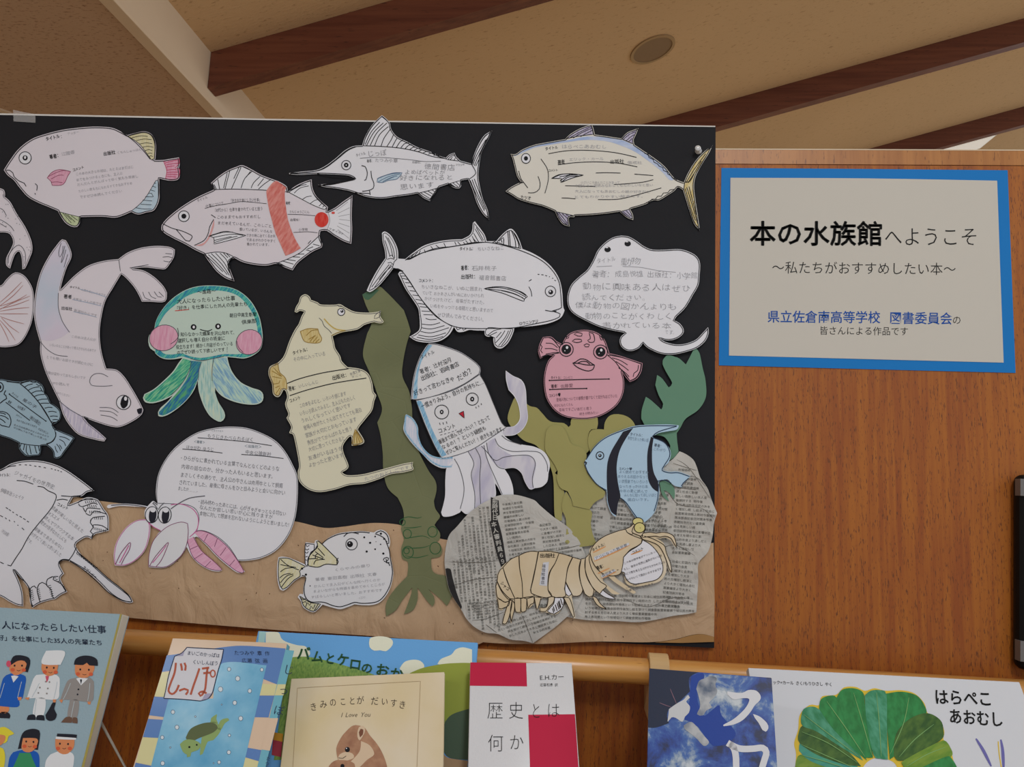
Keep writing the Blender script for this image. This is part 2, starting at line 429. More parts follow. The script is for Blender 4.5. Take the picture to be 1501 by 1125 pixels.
# ---------------------------------------------------------------- partition, rail, shelf
part = empty('display_partition', (0, .015, 0), 'tall orange-brown wooden partition that carries the black board and the welcome sign', 'partition')
box('panel', (-1.3, 1.0, 0, .03, .0, zc+.4835), PANW, part)
box('top_rail', (-1.3, 1.0, -.0004, .031, zc+.4845, zc+.5065), CAPW, part)
box('top_edge_reflection', (-1.3, 1.0, -.0008, .0315, zc+.5065, zc+.508), flat('pale_reflection_tone', '#d8c8ae', .4), part)  # reflection along the partition's top edge, painted as a thin pale strip
RY, RR = -.05, .0165; RZ = onplane(950, 985, Vector((0, RY, 0)), Vector((0, 1, 0))).z
rl = empty('book_rail', (0, RY, RZ), 'round varnished pale wooden rail running behind the books', 'rail')
path = [(x, RY, RZ) for x in (-1.28, .98)]
tube('dowel', path, RR, RAILW, rl, 28)
def bracket(xc):
    hw = .0125; prof = []
    for k in range(13):
        a = math.pi*k/12; prof.append((RY-math.cos(a)*.0215, RZ+.002+math.sin(a)*.0215))
    V, F = [], []
    prof = [(RY-.0215, RZ-.06)]+prof+[(-.0001, RZ+.004), (-.0001, RZ-.06)]
    for x in (xc-hw, xc+hw):
        for (y, z) in prof: V.append((x, y, z))
    n = len(prof)
    F = [tuple(range(n)), tuple(range(2*n-1, n-1, -1))]+[(i, i+n, (i+1) % n+n, (i+1) % n) for i in range(n)]
    o = mesh_obj('bracket', V, F, paper('pale_bracket_wood', '#c9a878', .04, .5, .05), rl)
    md = o.modifiers.new('bevel', 'BEVEL'); md.width = .0012; md.segments = 2
xb = onplane(967.5, 970, Vector((0, RY-.02, 0)), Vector((0, 1, 0))).x
bracket(xb); bracket(xb-1.05)
SHZ = zc-.425
sh = empty('display_shelf', (0, -.22, SHZ-.02), 'brown wooden shelf fixed low on the partition under the leaning books', 'shelf')
box('shelf_board', (-1.28, .98, -.46, 0, SHZ-.022, SHZ), SHELFW, sh, .002)
box('front_lip', (-1.28, .98, -.475, -.4602, SHZ-.03, SHZ+.018), SHELFW, sh, .002)

# black case hanging at the right edge
BLK = paper('black_case_cloth', '#0c0c0d', .05, .55, .2); SIL = paper('grey_duct_tape', '#6d6a69', .06, .4, .3, .5)
def pl(x, y, off): return PANEL(x, y, off)
TH = .024; a = pl(1486, 706, 0); b_ = pl(1481, 975, 0); a.x = b_.x = pl(1484, 840, 0).x - .013
cs = empty('black_case', (a.x+.08, -.015, b_.z), 'flat black case with grey tape on its corners hanging on the partition at right edge', 'case')
cc = box('case_body', (b_.x+.004, b_.x+.19, -TH, -.0005, b_.z-.006, a.z+.006), BLK, cs, .010)
for (x0, y0, x1, y1) in ((1490, 706, 1540, 733), (1482.5, 944, 1496, 975)):
    p, q = pl(x0+6, y0, TH), pl(x1+6, y1, TH)
    box('tape_patch', (b_.x+.0034, q.x, -TH-.0006, -TH+.012, q.z, p.z), SIL, cs, .0004)
cs.rotation_euler = (0, .05, 0)
box('hanging_hook', (b_.x+.09, b_.x+.10, -.012, 0.0, a.z+.006, a.z+.02), SIL, cs)

# ---------------------------------------------------------------- board, black sheet
C.S = PANEL
FOAM = paper('white_foam_board', '#dad8d4', .02); 
m, nt, b = nodes('black_construction_paper'); BLACK = m
n = N(nt, 'ShaderNodeTexNoise', Scale=3.0, Detail=4.0); nt.links.new(mapping(nt), n.inputs['Vector'])
nt.links.new(ramp(nt, n.outputs[0], [(.3, '#131419'), (.7, '#1b1c22')]), b.inputs['Base Color']); b.inputs['Roughness'].default_value = .75; b.inputs['Specular IOR Level'].default_value = .3
n2 = N(nt, 'ShaderNodeTexNoise', Scale=9.0, Detail=5.0, Distortion=1.2); nt.links.new(mapping(nt), n2.inputs['Vector'])
bp = N(nt, 'ShaderNodeBump', Strength=.5, Distance=.004); nt.links.new(n2.outputs[0], bp.inputs['Height']); nt.links.new(bp.outputs[0], b.inputs['Normal'])
crop(0, 0, 1)
bd = cutout('display_board', '-80,164.5! 400,174.3! 1048.5,184.6! 1046.5,949! 900,942! -80,880!', FOAM, .0003, 'large board covered in black paper and pinned full of paper sea creatures', 'board', amp=0, th=.0055, grid=60)
C.h = lambda x, y: 0
fill('black_sheet', '-80,167! 400,176.4! 700,181! 1049,186.2! 1047,950.5! 900,943! -80,881!', BLACK, 2, 40)
C.h = lambda x, y: 0
KRAFT = None
m, nt, b = nodes('brown_kraft_paper'); KRAFT = m
n = N(nt, 'ShaderNodeTexNoise', Scale=5.0, Detail=5.0); nt.links.new(mapping(nt), n.inputs['Vector'])
nt.links.new(ramp(nt, n.outputs[0], [(.3, '#b59574'), (.7, '#c6a785')]), b.inputs['Base Color']); b.inputs['Roughness'].default_value = .55; b.inputs['Specular IOR Level'].default_value = .4
n2 = N(nt, 'ShaderNodeTexNoise', Scale=26.0, Detail=5.0, Distortion=1.0); nt.links.new(mapping(nt, (1, 1, .6)), n2.inputs['Vector'])
bp = N(nt, 'ShaderNodeBump', Strength=.8, Distance=.007); nt.links.new(n2.outputs[0], bp.inputs['Height']); nt.links.new(bp.outputs[0], b.inputs['Normal'])
def sandh(x, y):
    a = noise.noise((x/90, y/45, 3.1)); c = noise.noise((x/30+5, y/22, 1.7)); r = abs(noise.noise((x/55+9, y/40-x/160, 7.2)))
    k = min(1, max(0, (y-800)/120))
    return .0022 + .0016*a*(.4+.6*k) + .0016*k*c + .0034*k*(.25-r)
SD = .0066
cutout('sand_paper', '-80,728! 0,728 60,726 96,727 149,735 210,742 300,752 380,757 434,765 474,774 502,772.6 530,768.6 554,767 586,770 620,781 656,792 760,802 900,805 1000,802 1040,797 1046,796! 1047.5,880! 1046.7,934! 1029,930 1013,931.5 987,938 949,942 877,941 820,943.5 788,944.5! 740,944 708,942! 702,945 693,946.5! 560,934 420,925 330,918 240,910.5 188,906! 100,900 -80,893!',
   KRAFT, SD, 'wrinkled brown kraft paper cut as the sandy sea floor along the board bottom', 'paper', hfun=sandh, grid=7, th=.0003, L=60)
rs = random.Random(3); V, F = [], []
for i in range(70):
    x, y = rs.uniform(20, 1035), rs.uniform(775, 935)
    if inside(x, y, C.poly) and inside(x, y+7, C.poly):
        a = rs.uniform(0, 3.1); l = rs.uniform(.8, 2.6); ribbon(V, F, [(x, y), (x+l*math.cos(a), y+l*math.sin(a))], 1.2, 1)
mesh_obj('sand_specks', V, F, flat('brown_speck', '#5f4630', .8), C.root)
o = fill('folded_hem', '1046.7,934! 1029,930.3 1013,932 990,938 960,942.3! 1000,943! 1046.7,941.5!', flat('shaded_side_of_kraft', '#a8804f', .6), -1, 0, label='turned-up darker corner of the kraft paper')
# ---------------------------------------------------------------- paper cutouts
RAYL = dict(w=.7, lvl=3)
G = 'paper sea creatures pinned on the black board'
YEL = crayon('pale_yellow_pencil', '#d3ca9c', '#dcd8bb', 0); PNK = crayon('pink_pencil', '#d795b0', '#e0b0c4'); BLU = crayon('pale_blue_pencil', '#b3cadb', '#c3d4e0')
GRN = crayon('pale_green_pencil', '#b9c79c', '#cdd5b4'); REDP = crayon('red_pencil', '#cf6e66', '#dc958e', .5, 80, 300); REDS = crayon('strong_red_pencil', '#d3362f', '#d9564d', 0, 80, 400)
def body_line(d=1.6, w=1.0, mat=None, name='outline'): ink(name, [], mat, w, 3, outlines=[inset(C.poly, d)])

# 1 oval fish, top left
crop(0, 160, 5.357)
cutout('oval_fish', '30,478! 80,400 150,310 250,235 360,195 480,165 600,148 740,138 870,145 940,172 1000,205! 1060,188 1130,175 1180,190 1210,225 1225,290 1220,395! 1200,402! 1280,400 1340,390 1405,380! 1412,430 1405,465 1412,520 1395,555 1330,562 1250,545! 1252,640 1248,720 1210,795 1150,812 1085,828 1030,808! 960,838 900,853 800,845 630,848! 628,890 605,925 560,922 510,890 470,830 455,800! 380,768 300,735 220,690 160,625 110,560 60,520',
       LILAC, .0078, 'white oval paper fish with pink tail and yellow and blue fins, at top left corner', 'paper fish', G, seed=1)
def fin(name, outline, mat=None, rays=(), rm=None, w=.7, lab=None, lvl=1):
    o = fill(name, outline, mat or WHITE, lvl, 0, lab); e = [C.last]
    ink('fin_rays', list(rays), rm, w, lvl+1, o, outlines=[C.last]); return o
fin('dorsal_fin', '1000,212! 1060,192 1130,180 1180,195 1208,228 1220,290 1212,388! 1190,400! 1150,345 1105,285 1050,240', YEL,
    ['1035,225 1110,210 1160,215', '1070,248 1130,235 1190,240', '1095,275 1150,265 1195,272', '1120,300 1160,292 1205,300', '1140,325 1170,318 1195,325', '1160,350 1180,345 1195,350', '1170,372 1185,366 1200,374'], lab='pale yellow dorsal fin')
fin('tail_fin', '1285,412! 1340,398 1405,388! 1408,430 1372,462! 1408,470 1408,520 1390,550 1330,556 1300,542! 1310,490 1300,450', PNK, ['1295,425 1345,410 1395,400', '1300,440 1350,430 1400,425', '1305,455 1350,448 1370,445', '1310,480 1350,474 1385,474', '1310,500 1350,495 1400,495', '1310,515 1350,512 1395,515', '1308,530 1350,530 1385,535'], flat('crimson_pencil', '#c2456a'), .9, 'pink tail fin')
fin('anal_fin', '1032,800! 1085,758 1140,700 1190,620 1225,560! 1243,562 1248,640 1240,720 1205,788 1150,804 1088,820', BLU,
    ['1210,580 1225,585', '1195,605 1225,615', '1180,635 1215,645', '1165,660 1190,662 1205,690', '1140,688 1200,690', '1120,715 1195,722', '1105,748 1190,752', '1065,775 1130,785 1190,785'], lab='pale blue anal fin')
fin('pelvic_fin', '462,806! 560,832 630,848! 625,888 602,916 560,915 515,882 478,835', GRN, ['490,812 560,895', '510,822 560,870', '530,830 590,888', '560,838 610,875'], lab='pale green pelvic fin')
fin('pectoral_fin', '370,540! 410,495 470,475 555,490! 530,530 510,575 480,598 410,600! 402,570', PNK, ['380,530 440,500 500,482 550,490', '400,550 460,520 500,520', '400,575 450,572 490,578'], flat('dull_red_pen', '#8d4560'), .8, 'pink pectoral fin')
body_line()
eye(197, 383, 48, 20, hl=(197, 380, 8, 12))
ink('mouth_and_gill', ['48,480 75,480 100,500 110,530 150,565 190,582 205,608', '275,585 292,600 288,640', '274,660 278,672', '955,178 1050,250 1120,320 1180,395'], None, .9)
text('bold_writing', [('タイトル', 362, 250, 470, 222, 36), ('：', 478, 228, 500, 224, 34), ('著者：', 392, 392, 478, 372, 38), ('出版社', 812, 364, 908, 350, 34), ('コメント', 572, 490, 662, 464, 26)], INK, .016, .5)
text('pencil_writing', [('アッター', 530, 205, 620, 188, 24), ('江國香', 482, 365, 590, 345, 30), ('くもんしゅっぱん', 920, 352, 1110, 325, 24),
     ('この本の大きなお話は、たとえばまだはじ', 595, 520, 1050, 462, 26), ('めてをみつけるときにも、主人公', 600, 568, 965, 512, 26), ('だんだんとがんばってゆく気もち感謝し', 605, 604, 1088, 534, 26), ('たのしい気もちになれるすてきなおすすめ', 615, 655, 1040, 590, 26), ('ですぜひ本読んでください', 625, 702, 960, 652, 26)], FAINT, -.004, .6)

# 2 sea bream with red band
crop(220, 230, 4.6875)
cutout('red_banded_fish', '80,470! 110,430 180,370 260,315 340,270 440,225! 418,180! 470,135 530,95 590,70 635,58 700,88 760,122 830,150 890,172 940,205 945,240! 1000,200 1050,175 1110,155! 1115,210 1135,260 1170,300 1222,345! 1215,378! 1270,350 1330,305 1390,265! 1385,400 1388,500 1382,598! 1330,580 1260,540 1215,508 1170,510! 1165,550 1185,600! 1180,622 1120,650 1050,700 1010,735 980,780! 930,762 870,735 800,748 720,742 640,725 580,695! 545,715 545,760 580,855! 520,835 460,790 420,740 390,700 370,668! 310,640 240,600 160,560 100,525 78,500',
       LILAC, .0079, 'paper fish with a wide red band and a red spot by its tail', 'paper fish', G, seed=2)
fin('spiny_dorsal_fin', '440,225! 424,185! 470,145 535,100 590,78 632,66! 700,98 760,130 830,158 885,178 935,210 940,240! 880,238 800,230 700,225 560,222', None,
    ['465,155 478,222', '440,190 455,222', '548,95 515,220', '530,110 505,215', '625,72 560,218', '610,75 575,150', '700,100 650,150 625,215', '690,100 660,140', '755,135 710,180 695,215', '830,155 780,190 745,222', '780,150 740,200', '860,170 810,222', '890,190 850,228', '905,205 880,232'], w=.9)
fin('soft_dorsal_fin', '943,238! 1000,210 1060,180 1102,162! 1108,215 1130,262 1170,305 1215,348! 1200,362 1120,332 1030,285', None, ['965,235 1030,200 1075,190', '990,250 1030,215 1090,200', '1045,295 1075,275 1110,270', '1100,322 1130,300 1160,292', '1160,340 1180,320', '1185,348 1200,330'], w=.8)
fin('tail_fin', '1222,375! 1275,355 1335,315 1382,278! 1378,400 1380,500 1372,590! 1330,572 1260,535 1215,508! 1235,440', None, ['1280,370 1360,310', '1290,390 1370,350', '1295,410 1370,395', '1300,430 1372,438', '1295,455 1370,480', '1285,475 1370,525', '1290,500 1365,560'], FAINT, .8)
fin('pelvic_fin', '372,668! 450,655 520,662 578,690! 545,715 542,765 572,850! 520,825 465,785 425,735', None, ['385,680 440,730 500,790', '400,672 470,740 530,810', '420,665 490,735 545,815', '450,662 510,730 548,800', '480,662 525,710 545,770', '505,662 535,695', '525,665 550,690'], w=.9)
fin('anal_fin', '870,732! 940,705 1030,660 1100,600 1165,540! 1168,555 1180,600! 1175,618 1115,645 1045,695 1005,730 978,772! 930,755', None, ['905,715 985,738', '935,705 1000,715', '980,688 1030,690', '1015,670 1060,668', '1070,640 1110,650', '1080,635 1120,618', '1120,600 1165,612', '1085,598 1105,575'], w=.9)
fin('pectoral_fin', '400,545! 450,530 520,512 600,528 660,540! 560,570 440,600! 436,555', None, ['405,547 500,520 570,518', '430,555 560,532 640,540', '440,575 560,548', '440,590 520,565 600,545'], w=.8)
fill('red_band', '830,190! 862,165 900,185 935,212! 925,250 930,320 945,420 970,500 1000,570 1035,628! 980,660 930,680! 895,600 860,520 835,430 815,350 800,260 800,230!', REDP, 4, label='red pencilled band')
fill('red_spot', ell(1178, 432, 48, 52), REDS, 4, 0, label='round red spot'); fill('small_red_spot', ell(1258, 385, 12, 8), REDS, 4, 0)
fill('blush', '440,430! 425,480 405,540 370,590 310,610! 360,610 400,570 425,520 440,470', flat('rose_tint', '#dca4a4'), 2, 0)
body_line(); eye(232, 408, 37, 17)
ink('face_lines', ['88,460 150,490 220,510 285,540 290,550 270,580 245,575 210,535 180,500', '420,398 450,418', '437,430 410,480 398,530 370,575 305,608', '85,480 90,520'], None, .9)
ink('ruled_lines', ['375,355 440,338 500,328 550,320', '550,320 620,308 700,312 800,322', '945,395 1050,398 1135,405', '985,520 1080,515 1150,522'], None, .6)
text('bold_writing', [('著者：', 932, 326, 975, 328, 24), ('出版社：', 962, 440, 1040, 440, 20), ('マダイカナ', 1225, 498, 1330, 540, 18)], INK, 0, .5)
text('pencil_writing', [('タイトル', 325, 312, 398, 285, 24), ('仕事について', 382, 350, 508, 326, 26), ('「好きを仕事にしたい仕事」', 545, 312, 765, 305, 28), ('（10代から）仕事を書かれていると思う', 432, 378, 775, 366, 28), ('このままでもおすすめだし', 458, 425, 760, 420, 26),
   ('まだ考えているんだ、このしごと', 462, 462, 835, 486, 26), ('書いているが、いろんな', 612, 505, 840, 522, 24), ('できた時に出てくる方向', 660, 548, 860, 555, 24), ('であるがわかりやすく', 660, 578, 865, 588, 24), ('書かれています。', 662, 608, 830, 612, 24), ('さんじゅうごにん', 955, 385, 1095, 388, 22), ('小学館', 1020, 510, 1085, 506, 22)], LEAD, -.006, .6)

# 3 marlin
crop(420, 160, 4.6875)
cutout('marlin', '18,440! 120,428 200,420 260,395 330,345 400,285 460,255 520,250! 540,190 580,120 620,75 655,42! 690,70 712,100! 720,140 760,190 830,225 900,262 980,290 1060,325 1095,335! 1120,312 1155,300! 1165,325 1195,355! 1270,375! 1290,310 1320,240 1360,180 1412,148! 1385,210 1340,300 1325,380 1318,460 1330,540 1350,620 1380,690 1392,758! 1350,720 1310,650 1280,560 1248,482! 1200,490! 1200,525 1185,545 1150,540 1110,515! 1050,535! 1020,580 985,632! 940,610 900,578! 840,590 760,600 680,612 610,612 540,600 480,578 420,560 340,545 260,535 215,520! 300,510 380,498 470,478! 430,458 340,450 210,446 110,452 20,448',
       WHITE, .0079, 'white paper marlin with a long pointed bill, its dorsal fin rising above the board', 'paper fish', G, seed=3, step=2)
fin('dorsal_fin', '528,252! 545,190 582,125 622,80 655,52! 688,78 706,100! 716,145 756,195 828,232 898,268 978,296 1060,330 1092,340! 1000,325 900,292 780,268 640,256', None,
    ['540,245 580,160 640,90', '550,250 600,160 665,95', '575,250 620,165 690,95', '605,252 640,175 700,120', '650,254 670,200 712,140', '690,256 720,210 735,175', '725,262 750,215 762,195', '755,264 780,225 800,212', '785,268 810,238 840,232', '815,272 840,248 862,245', '845,280 870,262 890,262', '875,286 900,270 920,272', '905,292 930,280 950,285', '940,300 965,290 985,296', '975,310 1000,300 1020,308', '1010,318 1035,312 1050,322'], w=1.0)
fin('second_dorsal_fin', '1095,345! 1122,318 1152,306! 1160,330 1188,358!', None, ['1110,345 1135,322 1158,318', '1125,348 1140,330', '1150,352 1160,338'], w=.9)
fin('tail_fin', '1270,378! 1295,312 1326,245 1362,190 1405,155! 1380,212 1336,300 1320,380 1312,460 1324,540 1345,622 1374,690 1388,750! 1352,712 1316,645 1285,555 1255,482! 1300,440', None,
    ['1280,385 1310,310 1370,210', '1290,390 1320,320 1380,200', '1300,392 1325,340', '1262,490 1300,580 1360,700', '1275,485 1310,575 1365,690', '1290,480 1320,560 1355,650'], w=1.0)
fin('anal_fin', '905,578! 980,560 1045,540! 1020,580 985,626! 942,605', None, ['920,575 985,615', '945,570 995,598', '970,562 1005,585', '1000,555 1020,570', '1020,548 1030,560'], w=.9)
fin('rear_anal_fin', '1112,515! 1180,495 1200,492! 1198,520 1182,540 1150,535', None, ['1125,512 1165,540', '1140,505 1178,535', '1165,500 1190,525'], w=.8)
fin('pectoral_fin', '622,502! 625,478 680,455 740,438 795,438! 760,480 700,490 660,505', BLU, ['622,480 700,450 790,437', '630,500 700,465 780,445', '660,500 720,470 760,460', '680,490 740,465'], flat('blue_pencil_line', '#56708f'), .9, 'small blue-tinted pectoral fin')
body_line(1.3); eye(410, 385, 32, 16, hl=(410, 385, 4, 5))
ink('face_lines', ['515,388 540,395 555,440 545,485 535,490', '580,425 585,470 600,510 595,545 560,560 520,565', '470,575 570,580', '210,444 300,462 400,470 470,475 430,470', '250,520 340,505 430,490 470,476', '570,560 575,590'], None, 1.0)
ink('bill_lines', ['30,440 150,434 250,412 340,350 420,285 480,258', '215,525 300,520 400,500'], None, 1.0)
ink('ruled_line', ['505,338 600,332 700,335 850,348 950,360 1060,358'], LEAD, .6)
text('bold_writing', [('タイトル', 478, 328, 545, 312, 26), ('著者：', 552, 366, 602, 362, 24), ('出版社：', 862, 372, 935, 372, 20), ('マカジキ', 1162, 390, 1225, 388, 18)], INK, -.006, .5)
text('pencil_writing', [('じっぽ', 555, 325, 690, 318, 46), ('たつみや章', 605, 362, 765, 366, 30), ('徳間書店', 945, 410, 1158, 418, 46), ('よめばペットが', 812, 445, 1090, 452, 38), ('好きになれると', 778, 488, 1145, 484, 40), ('思います', 780, 555, 1015, 535, 44)], PENCIL, -.006, .6)

# 4 bonito
crop(740, 170, 4.6875)
SKB = crayon('pale_blue_back_pencil', '#9fb4dc', '#c3cde2', 1.3, 40, 60)
cutout('bonito', '40,262! 75,262 120,232 200,200 300,180 415,160! 450,125 520,85 598,58! 608,85 618,128! 700,140 800,155! 840,115 880,98 918,85! 900,130 885,165 890,198! 960,245 1040,300 1100,350 1150,412 1180,438 1230,458! 1260,390 1310,310 1365,250 1428,202! 1400,260 1350,340 1310,420 1300,490 1310,580 1325,680 1340,785! 1300,740 1265,640 1240,560 1225,510! 1190,490 1165,515 1120,545 1060,580 1020,580 960,610 860,640! 880,680 882,715! 840,700 790,658! 700,670 600,680 480,685! 478,695 440,700 445,760! 400,745 365,700 345,655! 260,620 180,600 100,575 50,545 5,518! 50,485 110,455! 85,415 70,360 55,300',
       paper('ivory_white_paper', '#dedbd2'), .0080, 'paper bonito with a pale blue back, its yellow forked tail beside the push pin', 'paper fish', G, seed=4, step=2)
fill('blue_back', '60,280! 120,240 200,207 300,187 440,165 560,142 700,148 800,165 890,205 960,255 1040,310 1100,365 1160,440! 1130,440 1080,385 1000,320 900,250 800,205 700,175 560,165 430,180 300,200 200,220 120,255', SKB, 1, label='pale blue pencilled back')
MAUV = crayon('mauve_pencil', '#a99fc0', '#c9c6d6')
fin('dorsal_fin', '420,158! 455,130 520,92 592,66! 600,88 608,126! 500,140', MAUV, ['440,155 500,120 590,75', '470,152 530,115 596,85', '520,142 570,115 600,100'], w=.9)
fin('second_dorsal_fin', '802,158! 840,122 880,104 908,94! 893,130 878,165 882,192!', MAUV, ['815,160 860,125 895,110', '835,170 870,140 888,130', '850,178 875,155'], w=.9)
fin('tail_fin', '1235,460! 1265,395 1312,316 1368,256 1418,210! 1392,262 1345,340 1303,420 1293,490 1303,580 1318,680 1332,772! 1300,730 1270,640 1246,560 1230,505!', crayon('yellow_pencil', '#c9b26b', '#d9cfae', .4), ['1245,460 1300,370 1380,260', '1260,460 1310,380 1350,310', '1250,490 1290,620 1325,740', '1265,485 1295,600 1315,680', '1240,500 1280,640 1310,720', '1240,455 1270,450 1300,400'], w=1.0, lab='yellow forked tail fin')
fin('pelvic_fin', '350,658! 470,685! 436,695 438,752! 402,738 370,700', MAUV, ['370,665 400,700 430,740', '395,672 430,705', '420,678 440,690', '360,665 390,710 425,745'], w=.9)
fin('anal_fin', '795,658! 855,642! 872,680 875,708! 840,694', MAUV, ['810,658 860,695', '835,652 868,690'], w=.9)
fin('pectoral_fin', '320,430! 370,405 440,398 500,402 540,408! 470,425 385,458! 390,432', None, ['325,428 400,400 470,402', '380,445 440,410 500,405', '375,420 450,405', '390,455 440,420 520,412'], w=1.1)
body_line(1.3); eye(145, 292, 31, 14, rx=34, pup=(145, 292)); 
ink('body_lines', ['95,378 110,430 130,458 158,495', '120,462 105,455 100,470', '248,295 290,360 300,420 290,480 275,532', '228,415 242,460 235,505 200,528 160,528', '300,260 420,240 560,236 700,245 800,260 905,285', '365,335 500,320 640,316 780,325 910,350', '625,392 700,390 795,393', '890,400 960,405 1020,410', '415,480 500,482 620,485', '750,472 850,465 950,455 1020,438', '390,564 430,565 485,570', '640,575 780,572 900,545 1075,495', '110,455 130,458'], None, .9)
ink('finlets', ['960,258 985,262! 990,285! 1020,300! 1025,318! 1050,330! 1060,345! 1085,355! 1090,375! 1115,385! 1120,400! 1145,412! 1150,425! 1175,432! 1180,445!', '960,605 975,595! 1000,592! 1010,572! 1035,572! 1050,552! 1075,552! 1090,530! 1120,528! 1135,508! 1165,505!'], None, .9)
text('bold_writing', [('タイトル', 278, 236, 365, 224, 26), ('著者', 365, 334, 415, 326, 36), ('出版社', 722, 326, 820, 322, 30), ('コメント', 298, 382, 365, 380, 20), ('カツオ', 105, 572, 180, 578, 34)], INK, .008, .5)
text('pencil_writing', [('はらぺこあおむし', 390, 222, 700, 222, 30), ('エリック・カール', 440, 308, 680, 302, 24), ('偕成社', 840, 328, 945, 330, 24), ('小さいころ読んだことがあって', 520, 465, 790, 468, 22), ('今回もう一度読みなおしてもたのしいなと思い', 480, 490, 1020, 482, 22),
  ('大人になってもあおむしの絵が好きだと', 480, 525, 1000, 530, 22), ('とてもわかりやすい絵本です。', 475, 565, 970, 560, 22)], FAINT, -.004, .6)
ppos = PANEL(1024, 222, .0062); pn = empty('push_pin', ppos, 'clear plastic push pin at the upper right corner of the black board', 'push pin')
m, nt, b = nodes('clear_plastic'); b.inputs['Base Color'].default_value = (.82, .84, .86, 1); b.inputs['Transmission Weight'].default_value = .35; b.inputs['Roughness'].default_value = .15; CLEAR = m
V, F = [], []; prof = [(0, .0005), (.0048, .0005), (.0052, .0015), (.0030, .003), (.0024, .007), (.0034, .009), (.0044, .0105), (.0044, .012), (.0034, .013), (0, .013)]
for k in range(24):
    a = 2*math.pi*k/24
    for r, h in prof: V.append(ppos+Vector((math.cos(a)*r-h*.25, -h, math.sin(a)*r-h*.05)))
for k in range(24):
    for i in range(len(prof)-1): F.append((k*10+i, k*10+i+1, ((k+1) % 24)*10+i+1, ((k+1) % 24)*10+i))
mesh_obj('pin_head', V, F, CLEAR, pn, smooth=True)
tube('pin_needle', [ppos+Vector((0, -.0008, 0)), ppos+Vector((-.003, -.0125, 0))], .0007, flat('steel', '#b8b8bc', .25, metal=1), pn, 8)

# 5 trevally
crop(530, 310, 4.6875)
cutout('trevally', '140,150! 158,138 195,160 230,215 250,270 252,325! 300,328! 360,280 430,235 520,208 610,195 690,192! 740,165 760,130 765,80 778,68! 810,110 845,160 860,205! 925,205! 960,165 1000,130 1030,120 1060,150 1085,200 1105,258! 1180,290 1260,340 1320,400 1360,470 1378,550 1385,650 1395,680! 1370,730 1300,765 1200,785 1050,800! 1040,840 1010,900 970,938 940,942 915,925 905,885 910,855! 870,862 848,850 845,820! 780,818 740,815 700,828 660,828 635,795! 600,850 540,890 460,902 380,892 328,862! 350,850 395,815 400,760 395,700 385,660 340,590 300,530 275,480 252,430 260,415! 290,412! 250,392 215,395! 180,440 130,500 85,540 55,555 35,545! 60,490 110,400 165,320! 160,270 145,210',
       WHITE, .0122, 'large white paper trevally facing right, with long curved fins, in the board centre', 'paper fish', G, seed=5, step=2)
fin('tail_fin', '148,155! 160,148 190,168 222,218 240,272 243,328! 225,345 212,388! 180,430 128,492 80,532 50,545! 72,490 118,405 172,322! 168,270 152,210', None, ['165,170 195,230 215,310', '160,200 180,260 195,310', '180,180 215,250 228,320', '205,365 150,440 90,520', '190,365 130,440 70,520', '180,355 200,350 220,368', '175,330 200,322 225,330', '210,375 160,420 120,470', '190,310 205,300 225,325'], w=.9)
fin('dorsal_fin', '302,332! 365,288 435,244 520,217 612,204 690,202! 745,172 768,135 772,80! 802,118 838,165 850,205 855,212! 760,215 640,240 520,252 420,285 330,330', None,
    ['318,325 345,300', '340,315 362,292', '365,302 385,280', '392,295 405,270', '430,262 440,285', '475,240 490,258', '510,232 535,252', '565,218 578,245', '640,210 650,232', '660,210 680,230', '700,212 712,228', '715,200 735,225', '740,190 758,220', '760,170 780,215', '770,150 805,212', '780,120 830,205', '788,110 838,200', '770,190 790,212', '320,332 380,300 450,275 540,256 640,240 760,222 850,212'], w=.9)
fin('second_dorsal_fin', '930,212! 965,172 1002,138 1028,130! 1055,158 1078,205 1095,255! 1000,235', None, ['945,205 975,180 975,235', '1005,140 1012,240', '1015,138 1022,240', '1030,132 1055,200 1060,250', '1045,150 1075,210 1082,255', '960,195 965,215', '900,215 915,208 925,218 940,215'], w=1.1)
fin('anal_fin', '262,428! 290,425! 340,500 400,590 460,670 520,730 620,790! 590,842 535,880 460,892 385,884 340,862! 370,850 408,812 410,755 402,700 393,655 348,588 308,528', None,
    ['270,445 300,445', '280,460 318,468', '300,490 330,492', '318,515 350,520', '330,545 372,550', '350,575 392,580', '370,605 415,612', '385,632 435,640', '400,655 450,660', '412,685 470,688', '425,710 490,712', '440,735 470,745 515,742', '415,775 480,780 540,765', '412,800 480,808 570,785', '405,825 480,835 600,800', '390,850 480,862 580,835', '380,865 470,880 560,860'], w=.9)
fin('pelvic_fin', '850,830! 870,800 960,805 1040,808! 1030,840 1002,895 965,930 938,932 918,915 915,870! 880,855 855,848', None, ['870,850 910,820 960,808', '880,855 930,830', '920,905 960,860 985,820', '940,925 985,870 1010,820', '960,925 1000,870 1025,815', '925,870 960,830', '650,800 660,815 690,800 700,818 720,805'], w=.9)
fin('pectoral_fin', '842,532! 900,520 980,520 1060,540 1110,560 1140,585! 1120,602 1115,618 1040,590 960,560', None, ['850,530 950,525 1050,550 1130,590', '870,535 970,545 1060,570 1120,605', '1000,525 1080,550 1130,580', '960,545 1040,565 1110,595'], w=1.0)
ink('outline', ['300,335 420,285 540,255 700,230 850,212 1000,240 1140,288 1240,340 1310,405 1355,480 1368,560 1375,660! 1360,670 1310,685', '1310,685 1365,705 1360,725 1300,750 1180,775 1050,800 900,805 760,805 650,795 560,755 480,685 400,590 330,480 280,415 240,395 215,390', '1262,680 1310,688 1340,685'], None, 1.0)
eye(1298, 550, 36, 16, pup=(1300, 555), hl=(1296, 550, 5, 7))
